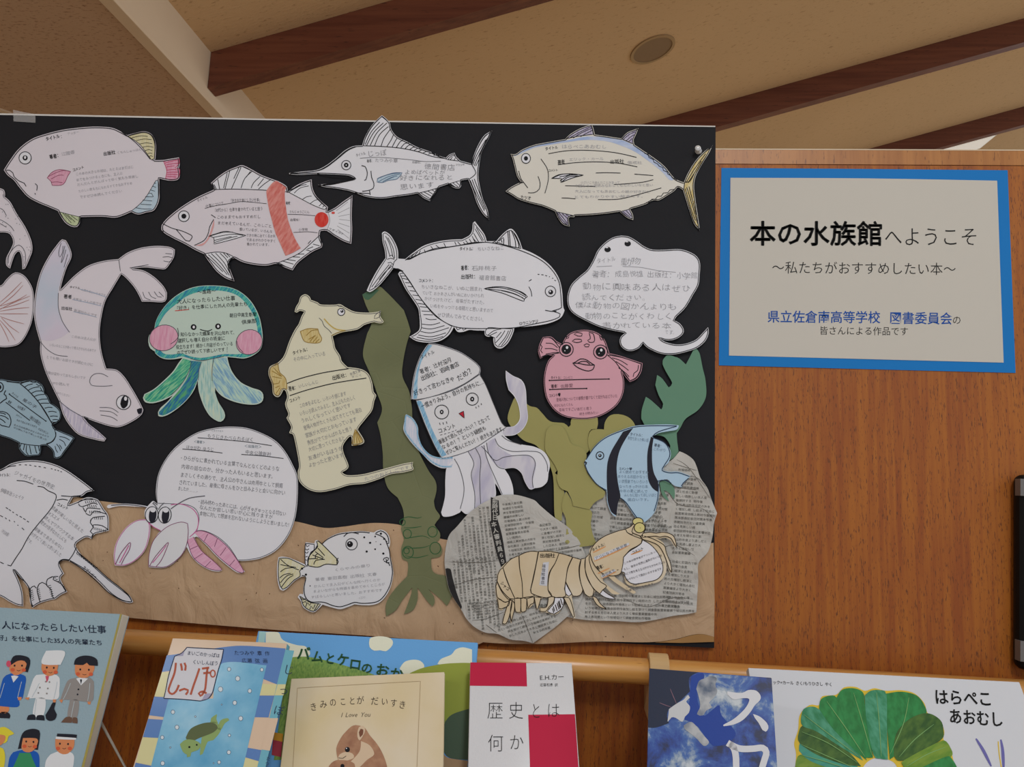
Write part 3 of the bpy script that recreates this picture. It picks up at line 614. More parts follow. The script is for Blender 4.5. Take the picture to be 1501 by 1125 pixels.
ink('gill_and_brow', ['1150,480 1168,468', '1150,518 1165,550 1170,585', '1210,432 1222,434', '1235,435 1250,436', '1262,440 1275,444', '1288,448 1294,450', '1310,458 1316,462', '1325,472 1335,478', '1145,290 1160,296'], None, .9)
text('bold_writing', [('タイトル：', 672, 268, 780, 268, 28), ('著者：', 683, 402, 750, 400, 36), ('出版社：', 683, 462, 800, 458, 34), ('コメント：', 390, 486, 505, 486, 28), ('ロウニンアジ', 1085, 782, 1215, 764, 26)], INK, .012, .5)
text('pencil_writing', [('ちいさなねこ', 795, 272, 980, 262, 32), ('石井桃子', 755, 405, 930, 405, 36), ('福音館書店', 805, 470, 995, 475, 38), ('ちいさなねこが、いぬに囲まれ', 408, 528, 832, 548, 32), ('ていて おかあさんがいぬにおいかけられ', 415, 572, 840, 592, 30),
   ('かけつけたけど、母猫がたすけた。', 430, 612, 860, 640, 32), ('いぬをやっつける母親だと思いますので', 470, 660, 905, 695, 32), ('ぜひ読んでみてください。', 520, 722, 855, 758, 36)], PENCIL, -.008, .6)

# 6 stingray
crop(800, 330, 5.769)
cutout('stingray', '640,90! 700,98 760,130 830,180 900,208 1000,210 1130,205 1220,230 1280,270 1305,330 1300,430 1290,510 1240,600 1180,700 1100,780 1085,808! 1130,830 1165,880 1160,920 1120,955 1060,975 1000,972 960,955! 1000,985 1090,1010 1180,1005 1270,970 1330,910 1372,865! 1378,910 1350,980 1280,1040 1180,1075 1080,1095 980,1090 900,1060 850,1030 822,998! 790,1040 730,1065 680,1060 640,1030 625,990 635,945 675,912! 560,890 450,860 340,810 250,760 200,710 182,640 190,570 220,500 280,440 350,380 400,300 440,215 500,150 570,105',
       WHITE, .0126, 'white paper stingray covered in pencil writing, with a thin curved tail', 'paper fish', G, seed=6)
body_line(1.3, 1.0)
for (x, y) in ((523, 207), (693, 158)):
    o = fill('eye', ell(x, y, 27, 23), INK, 2, 0); fill('eye_highlight', ell(x-6, y-16, 12, 5), WHITE, 3, 0, parent=o)
text('pencil_writing', [('タイトル', 432, 325, 595, 300, 50), ('動物', 630, 335, 815, 330, 66), ('著者：成島悦雄', 392, 440, 830, 440, 62), ('出版社：小学館', 850, 440, 1290, 455, 62), ('動物に興味ある人はぜひ', 302, 545, 1225, 562, 70), ('読んでください。', 305, 632, 885, 635, 58),
   ('僕は動物の図かんよりも', 240, 700, 1110, 715, 62), ('動物のことがくわしく', 325, 790, 1080, 795, 62), ('書かれている本', 478, 868, 1060, 875, 58), ('です。', 1005, 920, 1110, 925, 44)], PENCIL, -.016, 1.0)
ink('ruled_line', ['430,352 560,346', '650,350 800,358 950,385 1100,400'], FAINT, .7)

# 7 whale-tailed creature and 8 shell, both cut by the left edge
crop(0, 240, 2.679)
cutout('tail_flukes', '-90,150! -60,110 -20,95 15,103 20,128! 12,125 40,150 65,195 100,250 122,300 127,340 115,375 98,412 88,415! 85,370 75,345 60,355 48,385 40,412! 25,400 25,370 45,330 52,308 45,285 30,272 0,270 -40,275 -90,270',
       LILAC, .0078, 'lilac grey paper tail with forked flukes at the left edge', 'paper cutout', G, seed=7)
body_line(1.5, .7, LEAD)
ink('skin_lines', ['-20,170 10,180 25,205', '-30,215 5,222 40,245 55,265', '0,235 25,250', '32,392 35,360 55,330 75,320 92,335 100,360 98,395'], LEAD, .8)
V, F = [], []; rs = random.Random(4)
for i in range(40):
    x, y = rs.uniform(0, 47), rs.uniform(290, 380)
    if inside(x, y, C.poly): V0 = len(V); ribbon(V, F, [(x, y), (x+1.2, y+.6)], 1, 3)
mesh_obj('speckles', V, F, PENCIL, C.root)
cutout('scallop_shell', '-70,520! -50,470 0,480 25,455 50,432 70,428 95,440 115,465 130,500 133,560 125,620 105,670 80,705 50,718 0,720 -50,700 -80,600',
       LILAC, .0078, 'fan-shaped paper piece with thin red lines at the left edge', 'paper cutout', G, seed=8)
body_line(1.3, .7, LEAD)
ink('red_lines', ['-5,562 50,520 90,478', '0,545 40,510 85,465', '0,560 60,540 105,515', '0,570 60,555 115,535', '0,580 60,570 115,565', '0,590 50,590 110,590', '0,600 40,615 95,630', '5,605 40,640 75,665', '-5,610 30,650 60,695', '-5,620 20,665 35,700', '-5,575 55,545 118,520'], flat('dull_red_pencil', '#b7837c', .8), 1.0, taper=True)

# 9 seal
crop(0, 340, 3.629)
cutout('seal', '310,60! 330,40 350,45 375,95 380,135 355,190 335,250 320,310! 340,290 400,230 470,180 550,155 630,145! 680,110 750,85 830,75 900,80 930,95! 925,135 900,175 880,198 850,198 780,190 730,192 700,198! 760,205 820,240 870,290 888,325! 885,360 865,375 800,372 755,372! 735,330 710,290 670,245 645,225! 600,300 560,370 540,450 530,540 540,640 565,728! 620,735 660,770 700,830 740,900 762,945! 755,970 720,1000 650,1035 600,1038 520,1015 440,985! 470,1020 520,1060 565,1100! 555,1115 500,1105 420,1080 370,1030 335,970 315,900! 280,830 240,740 215,650 215,590! 190,500 180,420 190,320 215,220 260,130',
       LILAC, .0079, 'large pale paper seal swimming head down, drawn in thin lines', 'paper animal', G, seed=9)
m, nt, b = nodes('pastel_wash'); n = N(nt, 'ShaderNodeTexNoise', Scale=9.0, Detail=3.0); nt.links.new(mapping(nt), n.inputs['Vector'])
nt.links.new(ramp(nt, n.outputs[0], [(.3, '#b9cbdc'), (.5, '#d3cede'), (.7, '#d9c3d6')]), b.inputs['Base Color']); b.inputs['Roughness'].default_value = .8
fill('raised_flipper', '315,65! 330,48 346,54 368,100 372,135 346,190 325,250 310,320 310,400 325,460 370,530! 330,560 270,580 220,575! 198,500 190,420 198,320 222,222 265,135', MATS['pastel_wash'], 1, 9, 'flipper washed in pale blue and mauve')
fill('lower_flipper', '322,905! 370,940 440,985 475,1025 530,1068 558,1100! 500,1096 425,1072 378,1025 343,965', crayon('mauve_dotted', '#b9b4cc', '#d8d2de'), 1, 9, 'mauve flipper')
body_line(1.4, .7, LEAD)
ink('body_lines', ['310,325 310,400 325,460 345,500 370,535', '215,585 250,625 300,655 360,663', '315,900 370,945 440,985', '445,985 470,995', '575,772 540,755 500,758 478,785 485,815 540,822 598,818', '690,192 730,185 790,175', '640,210 632,150'], LEAD, .8)
ink('toe_lines', ['325,60 312,110 318,135 332,110 335,75', '345,75 325,165 338,140 350,95', '360,120 340,190', '865,135 895,132 920,140', '870,155 900,160 915,150', '880,115 915,118', '760,320 770,350 800,362', '790,320 805,345 830,355', '820,318 840,345 860,348', '845,320 870,345'], LEAD, .8)
ink('whiskers', ['530,935 590,938 630,962', '530,953 590,958 625,980', '535,975 590,985 625,1005'], LEAD, .8)
eye(657, 908, 38, 20, rx=None, a=15, pup=(660, 915)); fill('pupil_upper', ell(662, 905, 20, 36, 12), flat('navy_black_ink', '#1e1e2a'), 3, 0); fill('eye_glint', ell(668, 888, 8, 11), WHITE, 6, 0)
fill('nose', '728,945! 745,938 755,940! 752,965 738,972 730,958', flat('navy_black_ink', '#1e1e2a'), 3, 0)
text('bold_writing', [('タイトル', 370, 298, 425, 305, 15), ('著者', 338, 352, 382, 356, 24), ('出版社', 325, 412, 385, 418, 20)], INK, .008, .4)
text('pencil_writing', [('人間失格という本です', 430, 312, 560, 345, 15), ('太宰治 さんの本です', 385, 362, 540, 392, 17), ('新潮社からです', 392, 425, 515, 455, 20), ('この本は主人公が', 378, 562, 510, 582, 17), ('いろいろなことがあって考えさせられる本です', 262, 608, 510, 640, 18), ('とても暗いお話ですが読むたびに', 245, 672, 495, 715, 18),
   ('印象が変わっておもしろいです', 240, 755, 455, 785, 18), ('ぜひ読んで', 275, 810, 368, 822, 17), ('みてください', 300, 862, 372, 880, 16)], FAINT, -.004, .5)
ink('ruled_lines', ['425,305 500,325 565,348', '385,360 470,378 540,395', '390,425 460,440 515,455'], flat('pale_blue_line', '#9fb3cd'), .7)

# 10 jellyfish
crop(200, 400, 4.69)
def jm(name, a, b_, c_, r): return crayon(name, a, b_, r, 60, 500, .38, .62, c_)
J1, J2 = jm('green_teal_pencil', '#2f8f86', '#57b98d', '#8cc7a0', .8), jm('blue_green_pencil', '#29659e', '#3a8a9a', '#5fae72', .6)
J3, J4 = jm('pale_aqua_pencil', '#93bfba', '#b3d2cc', '#c8d8c4', -.12), jm('soft_blue_pencil', '#7fa9c6', '#a0c6cc', '#bcd8c8', -.7)
JR = jm('teal_rim_pencil', '#2f80a6', '#3fa3a4', '#66c0a8', .6)
cutout('jellyfish', '122,395! 135,330 180,250 250,175 340,118 430,92 540,88 640,100 720,135 790,200 840,290 862,380 868,470 850,530 800,570 740,590 680,585 625,580! 640,640 670,700 720,755 790,790 850,810 872,840 868,880 840,902 790,908 720,900 650,880 590,850 550,810 540,790! 545,850 570,900 605,960 606,1000 580,1025 545,1015 500,980 460,910 430,820 420,740! 400,800 360,860 300,920 230,970 180,990 150,985 148,960! 165,930 210,890 250,845! 180,880 110,898 60,890 45,860 55,835! 120,800 190,740 250,680 290,620 318,585! 260,595 200,595 160,580 130,555 125,540! 95,520 82,480 88,430',
       paper('pale_mint_paper', '#c3d6cb'), .0080, 'smiling green-blue paper jellyfish with pink cheeks and four tentacles', 'paper animal', G, seed=10)
fill('tentacle', '322,590! 375,605! 370,650 340,720 290,790 240,840 180,870 110,890 65,880 52,860 62,838! 125,805 195,745 258,682 298,622', J1, 1, label='bright green tentacle')
fill('tentacle', '375,605! 448,612! 435,680 410,760 370,840 305,910 232,960 180,982 155,975 155,958! 220,890 300,800 350,720 372,650', J2, 1, label='dark blue and green tentacle')
fill('tentacle', '448,612! 480,605 530,590! 520,660 525,740 535,800 560,880 598,960 598,998 578,1016 548,1006 505,972 468,905 438,815 425,740 430,670', J3, 2, label='pale aqua tentacle')
fill('tentacle', '532,590! 618,585! 632,640 664,705 716,762 788,798 845,818 864,845 860,878 838,895 790,900 722,892 655,872 595,842 552,800 525,730', J4, 1, label='soft blue tentacle')
P = curve('125,400! 137,330 182,252 252,178 342,122 430,96 540,92 640,104 718,138 786,203 835,292 857,380 862,470 845,525 798,565 740,583 680,578 600,575 520,592 440,602 370,590 310,575 255,588 200,588 160,575 130,550!', True)
fill('bell_rim', P, JR, 3, label='teal pencilled rim of the bell')
fill('bell', '140,400! 160,345 205,275 275,215 350,160 440,130 540,122 640,135 712,170 770,235 812,310 832,390 830,470 812,520 770,545 700,560 600,560 520,575 440,585 370,575 310,555 250,562 200,560 170,540 150,500', paper('pale_mint_paper', '#c3d6cb'), 4)
for (x, y, rx, ry, a) in ((188, 448, 100, 88, -18), (775, 477, 92, 84, -30)):
    o = fill('cheek', ell(x, y, rx, ry, a), PNK, 6, label='round pink cheek'); ink('cheek_line', [], LEAD, .9, 7, o, outlines=[ell(x, y, rx, ry, a)])
ink('cheek_curves', ['282,380 290,430 270,465 235,490', '690,470 700,510 735,550'], LEAD, .9, 8)
ink('tentacle_lines', ['375,605 370,650 340,720 290,790 240,840', '448,612 430,670 425,740', '532,590 520,660 520,745', '370,590 440,605 520,592 600,575'], LEAD, .7, 5)
for x, y in ((393, 374), (561, 369)):
    o = fill('eye', ell(x, y, 20, 20), INK, 6, 0); fill('eye_white', ell(x+1, y, 8, 10), WHITE, 7, 0, parent=o)
ink('smile', ['437,390 465,398 490,402 520,390'], None, 1.1, 6)
ink('red_underline', ['265,262 310,258 362,252'], flat('red_pen', '#cf4f4a'), 1.2, 6)
text('bold_writing', [('〜進路〜', 418, 146, 548, 138, 34), ('大人になったらしたい仕事', 280, 212, 680, 186, 36), ('「好き」を仕事にした35人の先輩たち', 262, 258, 765, 226, 32), ('朝日中高生新聞', 640, 305, 825, 298, 32), ('倶楽部', 722, 352, 828, 342, 32),
   ('知らなかった職業を沢山知れて、', 302, 436, 690, 422, 30), ('選択しも増え自分の将来に', 284, 480, 610, 462, 32), ('役立ちます！細かく内容がのっている', 272, 525, 665, 498, 32), ('のでぜひ読って下欲しいです', 278, 560, 608, 540, 30), ('！', 618, 548, 645, 548, 48)], INK, .004, .6, 6)
# 11 blue fish, lower left
crop(0, 545, 8.333)
BLP = paper('pale_blue_paper', '#9fb9c8')
cutout('blue_fish', '-420,330! -300,200 -150,120 0,92 80,105 170,120 260,125! 340,108 420,110 480,135 530,185 550,260 580,300 615,380! 680,420 735,480 742,560 715,610 660,640 640,650! 660,690 740,730 880,790 908,815! 850,900 790,980 740,1045 690,1062 660,1050! 650,980 610,930 560,900 500,905! 500,960 480,1020 400,1030 330,1035 280,1000 235,940 230,870! 120,820 0,780 -150,700 -300,560',
       BLP, .0080, 'pale blue paper fish swimming off the left edge, seen from gill to tail', 'paper fish', G, seed=11)
fin('dorsal_fin', '245,148! 330,115 420,118 478,142 520,188 545,260 575,310 608,382! 675,425 728,485 735,555 708,608 632,632! 560,500 470,370 380,270 300,190', paper('pale_blue_paper', ''), ['250,150 300,130 360,118', '300,190 340,165 400,150', '340,232 400,200 480,185', '380,268 440,240 510,235', '420,305 470,285 545,278', '455,355 510,338 580,335', '495,390 540,385 600,388', '545,448 590,436 640,440', '590,492 640,485 690,498', '610,548 650,542 705,548', '640,592 670,586 710,590', '625,612 660,620 700,615', '370,120 410,135 440,130', '440,150 470,170 500,175', '490,190 510,230 525,250'], w=1.0)
fin('anal_fin', '235,872! 350,895 495,908! 492,960 472,1015 400,1022 330,1028 285,992 242,935', paper('pale_blue_paper', ''), ['260,880 240,930', '300,890 285,960', '325,900 320,980 345,1020', '360,905 380,1010', '425,910 445,990 455,1000', '470,910 480,970'], w=1.0)
fin('tail_fin', '665,700! 745,740 870,795 895,815! 842,895 782,972 738,1036 694,1052 668,1042! 655,975 615,925 575,890! 650,850 680,780', paper('pale_blue_sheen', '#a9c0d2'), ['725,795 790,805 850,838', '725,828 780,860 802,910', '690,885 720,920 740,970', '672,910 685,960 705,990', '725,895 745,920 755,945'], w=.9)
fin('pectoral_fin', '-60,520! 0,488 60,495 110,530 133,590 130,640 112,680! 50,665 0,645', paper('pale_blue_paper', ''), ['0,505 40,510 70,525', '0,535 60,550 105,585', '0,575 40,600 65,625'], w=1.1)
body_line(1.0, 1.0)
eye(-8, 190, 48, 24, rx=58, white=paper('pale_blue_paper', ''), w=1.2)
ink('face_lines', ['70,230 48,275 72,295 80,330 40,355 0,388', '680,740 680,790 650,840 610,870 565,882', '245,148 340,228 460,360 560,510 655,668', '80,120 150,128 240,140'], None, 1.2)
ink('ruled_lines', ['110,275 560,605', '70,375 365,598'], None, 1.0)
fill('line_end', ell(560, 605, 8, 8), INK, 3, 0); fill('line_end', ell(115, 275, 9, 9), INK, 3, 0)
text('bold_writing', [('著者：', 92, 372, 145, 408, 40), ('コメント', 190, 530, 262, 575, 26)], INK, 0, .4)
text('pencil_writing', [('タイトル', 140, 268, 215, 325, 34), ('星の子', 270, 350, 440, 455, 44), ('今村夏子', 205, 440, 300, 485, 42), ('（朝日出版社）', 340, 560, 500, 665, 50), ('今まで読んだ本とちがう', 195, 600, 450, 690, 28), ('のはたのしい', 460, 710, 590, 770, 36), ('主人公の気持ちがよくわかるので', 165, 655, 595, 810, 26), ('ぜひ読んでみてほしいと思った', 160, 690, 570, 845, 26)], LEAD, 0, .5)

# plants -------------------------------------------------------------
m, nt, b = nodes('dark_olive_paper'); KELP = m
n = N(nt, 'ShaderNodeTexNoise', Scale=8.0, Detail=4.0); nt.links.new(mapping(nt), n.inputs['Vector'])
nt.links.new(ramp(nt, n.outputs[0], [(.3, '#676c48'), (.7, '#767b55')]), b.inputs['Base Color']); b.inputs['Roughness'].default_value = .6
n2 = N(nt, 'ShaderNodeTexVoronoi', Scale=14.0, feature='DISTANCE_TO_EDGE'); nt.links.new(mapping(nt, (1, 1, 1.6), (0, .5, 0)), n2.inputs['Vector'])
bp = N(nt, 'ShaderNodeBump', Strength=.12, Distance=.0015); nt.links.new(ramp(nt, n2.outputs[0], [(.0, 0.0), (.02, 1.0)]), bp.inputs['Height']); nt.links.new(bp.outputs[0], b.inputs['Normal'])
crop(0, 0, 1)
def kelph(x, y):
    k = min(1, max(0, (y-745)/60)); return .0004+.0026*k + .0007*(abs(math.sin((y+.5*x)/37)))*(1-k) + .0008*noise.noise((x/35, y/35, 5))
cutout('kelp_strip', '531,432! 545,424 556,420 566,428 578,440 592,455! 598,472 602,486! 596,505 591,530 590,552 600,575 604,600! 606,640 615,665 628,690 638,705 640,718 636,735! 638,746 645,757 640,765! 637,770 645,782 644,792 640,795! 648,805 645,816 632,819! 633,835 640,842 655,846 664,866 660,880 655,889! 645,878 628,864! 636,875 637,885 634,890! 625,880 612,862! 612,880 605,895 592,901! 598,885 603,870 604,862! 590,880 580,895 566,904! 566,885 578,865 597,845! 598,825 590,820 588,805 592,790 588,775 592,760 590,745 583,730! 568,715 562,690 561,665 558,640 553,620! 560,600 552,575 541,545 532,520 538,490! 545,470 536,447',
       KELP, .0075, 'tall wrinkled dark green paper kelp strip with spread roots', 'paper plant', hfun=kelph, grid=8)
ink('green_curls', ['588,762 598,758 612,760 618,758', '592,774 605,774 618,772', '592,790 605,788 620,786 630,790', '594,803 604,804 620,803 630,800', '594,815 610,818 628,814'], flat('green_pen', '#2c5f3a'), 1.1, 2, taper=True,
    outlines=[[(x+r*math.cos(t/3), y+r*1.1*math.sin(t/3)) for t in range(19)] for x, y, r in ((590, 766, 4), (597, 783, 6), (634, 780, 7), (598, 810, 8), (638, 804, 8), (596, 808, 4))])
fill('root_fold', '556,425! 540,440 533,436 531,432! 545,425', flat('blue_green_paper_scrap', '#4d6e57'), 2, 0)

OLV = paper('olive_card', '#a09b62', .06, .7, .3)
def coralh(x, y): return .004*min(1, max(0, (y-700)/80)) + .0004
crop(760, 470, 3.75)
cutout('coral_card', '-30,440! 0,400 30,440 60,470 100,480 130,510 175,555 250,565 275,587! 287,575 290,545 330,530 400,530 435,535! 437,570 430,598! 400,600 385,625 384,660 395,700 370,735! 300,720 200,840! 215,850 250,940! 260,1000 240,1060 240,1100! 200,1080 190,860 150,760 100,690 30,660 -20,610 -60,540',
       OLV, .0112, 'lower branch of the olive card coral behind the pink puffer and squid', 'paper plant', 'olive card coral pieces', hfun=coralh)
cutout('coral_card', '470,600! 475,560 500,525 540,515 590,525 625,550 645,590 640,640! 560,620 480,650 420,700 400,740! 385,690 384,640 400,605 440,598',
       OLV, .0126, 'small rounded olive card coral lobe above the striped blue fish', 'paper plant', 'olive card coral pieces', hfun=coralh)
cutout('coral_card', '150,620! 165,590 200,575 240,585 265,620 280,660 300,685 350,700 375,740 365,780! 380,840 430,900 475,940! 470,970 420,1000 390,1040! 300,1020! 290,980 270,940! 230,920 210,870 215,830 190,780 150,720 146,670',
       OLV, .0134, 'upper olive card coral branch with a notched tip, left of the striped fish', 'paper plant', 'olive card coral pieces', hfun=coralh)
crop(760, 470, 3.75)
cutout('coral_card', '262,940! 290,985! 300,1022! 392,1040! 405,1060 398,1120 410,1180 432,1232! 330,1245 245,1225! 262,1170 260,1090 240,1040 245,980',
       OLV, .0123, 'lowest olive card coral stem standing on the crumpled newspaper', 'paper plant', 'olive card coral pieces', hfun=coralh)
TEAL = paper('grey_green_card', '#658e77', .05, .7, .2)
cutout('seaweed_card', '795,215! 820,190 860,200 885,210 920,242! 940,205 960,165 972,150! 995,180 1012,260 1028,330 1030,420 990,490 920,540 890,590 870,620! 872,660 880,720! 860,750 830,770! 825,720 835,690 800,640 740,630! 700,585 675,540! 678,490 700,420! 730,440 785,490! 795,460 770,410 752,355! 762,300! 790,320 825,368! 845,345 810,280 792,240',
       TEAL, .0100, 'grey-green card seaweed with pointed fronds at right of the board', 'paper plant', amp=.0003)
cutout('seaweed_scrap', '775,890! 800,880 830,890 855,920 860,960 855,985! 830,950 800,935 820,975 828,995! 800,975 785,945', TEAL, .0128, 'small grey-green card seaweed scrap under the striped fish tail', 'paper plant', amp=.0003)

# newspaper rocks ------------------------------------------------------
m, nt, b = nodes('newsprint'); NEWS = m
n = N(nt, 'ShaderNodeTexNoise', Scale=10.0, Detail=4.0); nt.links.new(mapping(nt), n.inputs['Vector'])
nt.links.new(ramp(nt, n.outputs[0], [(.3, '#b3b2ae'), (.7, '#c6c4be')]), b.inputs['Base Color']); b.inputs['Roughness'].default_value = .85; b.inputs['Specular IOR Level'].default_value = .2
n2 = N(nt, 'ShaderNodeTexNoise', Scale=34.0, Detail=5.0, Distortion=1.0); nt.links.new(mapping(nt), n2.inputs['Vector'])
bp = N(nt, 'ShaderNodeBump', Strength=.8, Distance=.005); nt.links.new(n2.outputs[0], bp.inputs['Height']); nt.links.new(bp.outputs[0], b.inputs['Normal'])
NINK = flat('newsprint_ink', '#6b6a64', .8); NDARK = flat('newsprint_black', '#2e2d2e', .8)
POOL = '国内で新しい政府の方針を示した日本人会社員は昨年度より大きく増加し経済と社会に影響が出る見通しだという地域住民の声を受けて調査委員会設置案審議中央電力会見発表開始市場価格上昇対策本部長記者団説明今後検討する考えを明らかにした'
def newsrows(V, F, ox, oy, ang, n, length, pitch, h, poly, skip=.0, vertical=False, seed=1, gaps=()):
    rr = random.Random(seed); ca, sa = math.cos(ang), math.sin(ang); crop(0, 0, 1)
    for i in range(n):
        bx, by = ox - sa*pitch*i, oy + ca*pitch*i; t = 0
        while t < length:
            L = h*rr.randint(3, 7)
            if any(a < t+L and t < b for a, b in gaps): t += 2; continue
            x0, y0 = bx+ca*t, by+sa*t; x1, y1 = x0+ca*L, y0+sa*L
            ok = all(inside(x, y, poly) for x, y in ((x0, y0), (x1, y1), (x0+sa*h, y0-ca*h), (x1+sa*h, y1-ca*h)))
            if ok and rr.random() > skip:
                k = rr.randrange(len(POOL)-8); s = POOL[k:k+max(2, int(L/h))]
                write(V, F, s, x0, y0, x1, y1, h*.95, off=.004, jit=0, lvl=3, vertical=vertical)
            t += L + (h*rr.choice((0, 0, 0, 0, .6)))
def crease(V, F, s, w, lvl=3): ribbon(V, F, curve(s, False), w, lvl)
def rockRh(x, y):
    k = min(1, max(0, (y-790)/50)); e = max(0, (x-960)/90)
    r = abs(noise.noise((x/38, y/30, 2.2))); q = abs(noise.noise((x/16, y/14, 8.2)))
    return .0012+.0036*k + .0050*max(0, .35-r)*(.4+1.5*e) + .0024*(.4-q)*(.3+e) + .0006*noise.noise((x/9, y/9, 4))
crop(800, 650, 3.75)
cutout('newspaper_rock', '735,45! 770,60 810,90 830,130 850,190 890,250 915,320 942,385! 925,440 915,520 890,600 840,660 838,760 832,850 828,930! 780,940 700,950 600,972 500,985 380,978 250,975 160,965! 40,900 30,600 50,420 60,330 75,250! 110,270 250,330 320,270 420,200 560,140 680,100',
       NEWS, .0088, 'crumpled newspaper rock at the lower right corner of the board', 'paper rock', 'newspaper rocks', hfun=rockRh, grid=6)
RP = C.poly; V, F = [], []; RNG.seed(5)
newsrows(V, F, 960, 688, .07, 20, 95, 6.4, 4.6, RP, seed=2, gaps=((26, 33),)); newsrows(V, F, 976, 824, .10, 11, 60, 6.6, 4.6, RP, seed=9)
newsrows(V, F, 818, 704, .08, 14, 140, 6.4, 4.6, RP, seed=4, gaps=((30, 36), (74, 80)))
newsrows(V, F, 858, 874, .03, 8, 165, 6.4, 4.6, RP, seed=6)
mesh_obj('newspaper_print', V, F, NINK, C.root)
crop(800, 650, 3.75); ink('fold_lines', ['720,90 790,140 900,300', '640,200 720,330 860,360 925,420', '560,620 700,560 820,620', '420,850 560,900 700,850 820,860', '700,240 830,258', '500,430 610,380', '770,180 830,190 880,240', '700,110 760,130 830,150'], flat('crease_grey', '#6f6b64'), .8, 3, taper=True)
def rockLh(x, y):
    k = math.hypot(x-760, y-830)/110
    r = abs(noise.noise((x/60+3, y/50, 2.2))); q = noise.noise((x/18, y/16, 8.2))
    return .0012+.0040*max(0, 1-k*k*.75) + .0050*max(0, .3-r) + .0009*q + .0004*noise.noise((x/9, y/9, 1))
crop(600, 720, 5.0)
cutout('newspaper_rock', '605,48! 680,30 770,28 850,45 920,70 950,100 1050,185 1130,240 1180,280 1200,310 1240,360 1270,420 1290,470! 1285,560 1290,700 1260,800 1220,880! 1160,920 1080,990 1000,1050 905,1118! 840,1100 740,1090 650,1050 560,1040 480,1000 420,940 380,870 320,780 285,700 262,570! 258,500 270,400 295,320 350,260 430,170 520,100 595,60',
       NEWS, .0128, 'round newspaper rock with a black headline strip, behind the tan crustacean', 'paper rock', 'newspaper rocks', hfun=rockLh, grid=6)
LP = C.poly; V, F = [], []
# left half: columns of print running down; right half: sideways rows
for k, (x0, y0, n, ln) in enumerate(((719, 742, 7, 72), (722, 816, 8, 62), (726, 880, 8, 42))):
    newsrows(V, F, x0, y0, math.pi/2-.10, n+3, ln, 5.9, 4.2, LP, seed=20+k)
newsrows(V, F, 736, 742, -.13, 17, 105, 6.2, 4.3, LP, seed=31, gaps=((44, 50),)); newsrows(V, F, 838, 800, -.13, 3, 30, 6.2, 4.3, LP, seed=33)
newsrows(V, F, 728, 920, -.32, 5, 90, 6.6, 4.4, LP, seed=35); newsrows(V, F, 745, 896, -.1, 1, 60, 8, 6.5, LP, seed=36, skip=0)
mesh_obj('newspaper_print', V, F, NINK, C.root)
crop(600, 720, 5.0)
fill('headline_strip', '597,45! 655,70! 662,175! 642,185 680,330 712,530! 672,558! 632,430 590,230! 600,215!', NDARK, 4, 8, label='black headline strip with white characters')
text('headline_characters', [('前時代日', 628, 55, 628, 215, 44)], paper('headline_white', '#c9c8c2'), .012, lvl=6, vertical=True)
text('headline_characters', [('本人審判員６９', 615, 222, 690, 540, 42)], paper('headline_white', ''), .012, lvl=6, vertical=True)
fill('dark_photo_edge', '264,570! 300,572 318,640 345,740 385,850! 380,868! 322,782 287,700', NDARK, 4, 8)
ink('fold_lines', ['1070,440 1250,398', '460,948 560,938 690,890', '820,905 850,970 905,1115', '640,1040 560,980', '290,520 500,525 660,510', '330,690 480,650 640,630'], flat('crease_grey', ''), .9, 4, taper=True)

# 12 seahorse
crop(380, 420, 3.629)
cutout('seahorse', '188,135! 195,110 210,85 220,55 245,42 268,55 275,72! 310,85 330,97 400,98 430,95 465,115 510,135 580,140 630,135 648,128! 645,160 662,188 645,197 610,190! 560,205 520,230 440,245 390,265! 398,300 405,330 430,370 440,400 470,430! 540,440 580,465 600,510 608,560 622,580 612,610 600,660 570,700 530,750 525,765! 558,820 545,840 492,848! 490,800 470,810 445,850 450,890 475,960 440,990! 470,1005 550,1000 650,975 760,945 818,935! 815,955 820,975 770,990 700,1000 640,1025 560,1050 480,1058 400,1082 320,1095 260,1080 215,1040 205,990 212,950 195,850 180,790 160,780 170,750 150,710 145,700 155,680 140,640 138,620! 148,590 142,560 130,548! 105,588 75,575 68,520 50,470 55,430 80,415! 100,405 125,380 140,350 150,320 165,280 190,230 210,200 225,160 240,135! 215,130 200,140',
       CREAM, .0118, 'cream paper seahorse facing right with yellow fins and a curled tail', 'paper animal', G, seed=12, step=2)
YFIN = crayon('ochre_pencil', '#c9b070', '#d8c994')
OCH = flat('ochre_pen', '#9a7c34')
fin('cheek_fin', '218,240! 260,225 312,226! 318,250 332,275 325,297 300,302 262,300! 240,292 228,270', YFIN, ['250,262 280,235 312,232', '262,282 300,262', '270,295 295,262', '285,298 310,268', '300,300 320,280'], OCH, 1.0, 'yellow side fin')
fin('back_fin', '100,408! 78,420 58,435 54,470 72,520 78,570 104,582! 118,545 148,548! 140,490 110,460 102,430', YFIN, ['75,432 120,480', '68,450 115,478', '70,480 120,490', '75,520 105,515 110,500', '85,540 108,530', '90,570 110,540'], OCH, 1.0, 'yellow back fin')
fin('belly_fin', '510,760! 495,842 545,834 552,820!', YFIN, ['508,780 505,835', '512,775 520,835', '515,775 535,832', '515,770 545,822'], OCH, .9, 'small yellow belly fin')
body_line(1.6, .8, LEAD)
eye(436, 136, 19, 8, pup=(440, 132), hl=(438, 129, 3, 3))
ink('face_lines', ['318,168 335,185 345,210 370,232 385,250', '648,130 615,155 612,172 640,162 645,140', '415,98 425,108 440,106'], LEAD, .8); ink('jaw_shade', ['345,172 375,205 410,228 460,235', '385,262 420,245 460,235'], flat('ochre_shade', '#cdb25c'), 1.6)
ink('ruled_lines', ['148,517 220,490 340,460 475,438', '162,582 260,550 400,515 570,488'], None, 1.1)
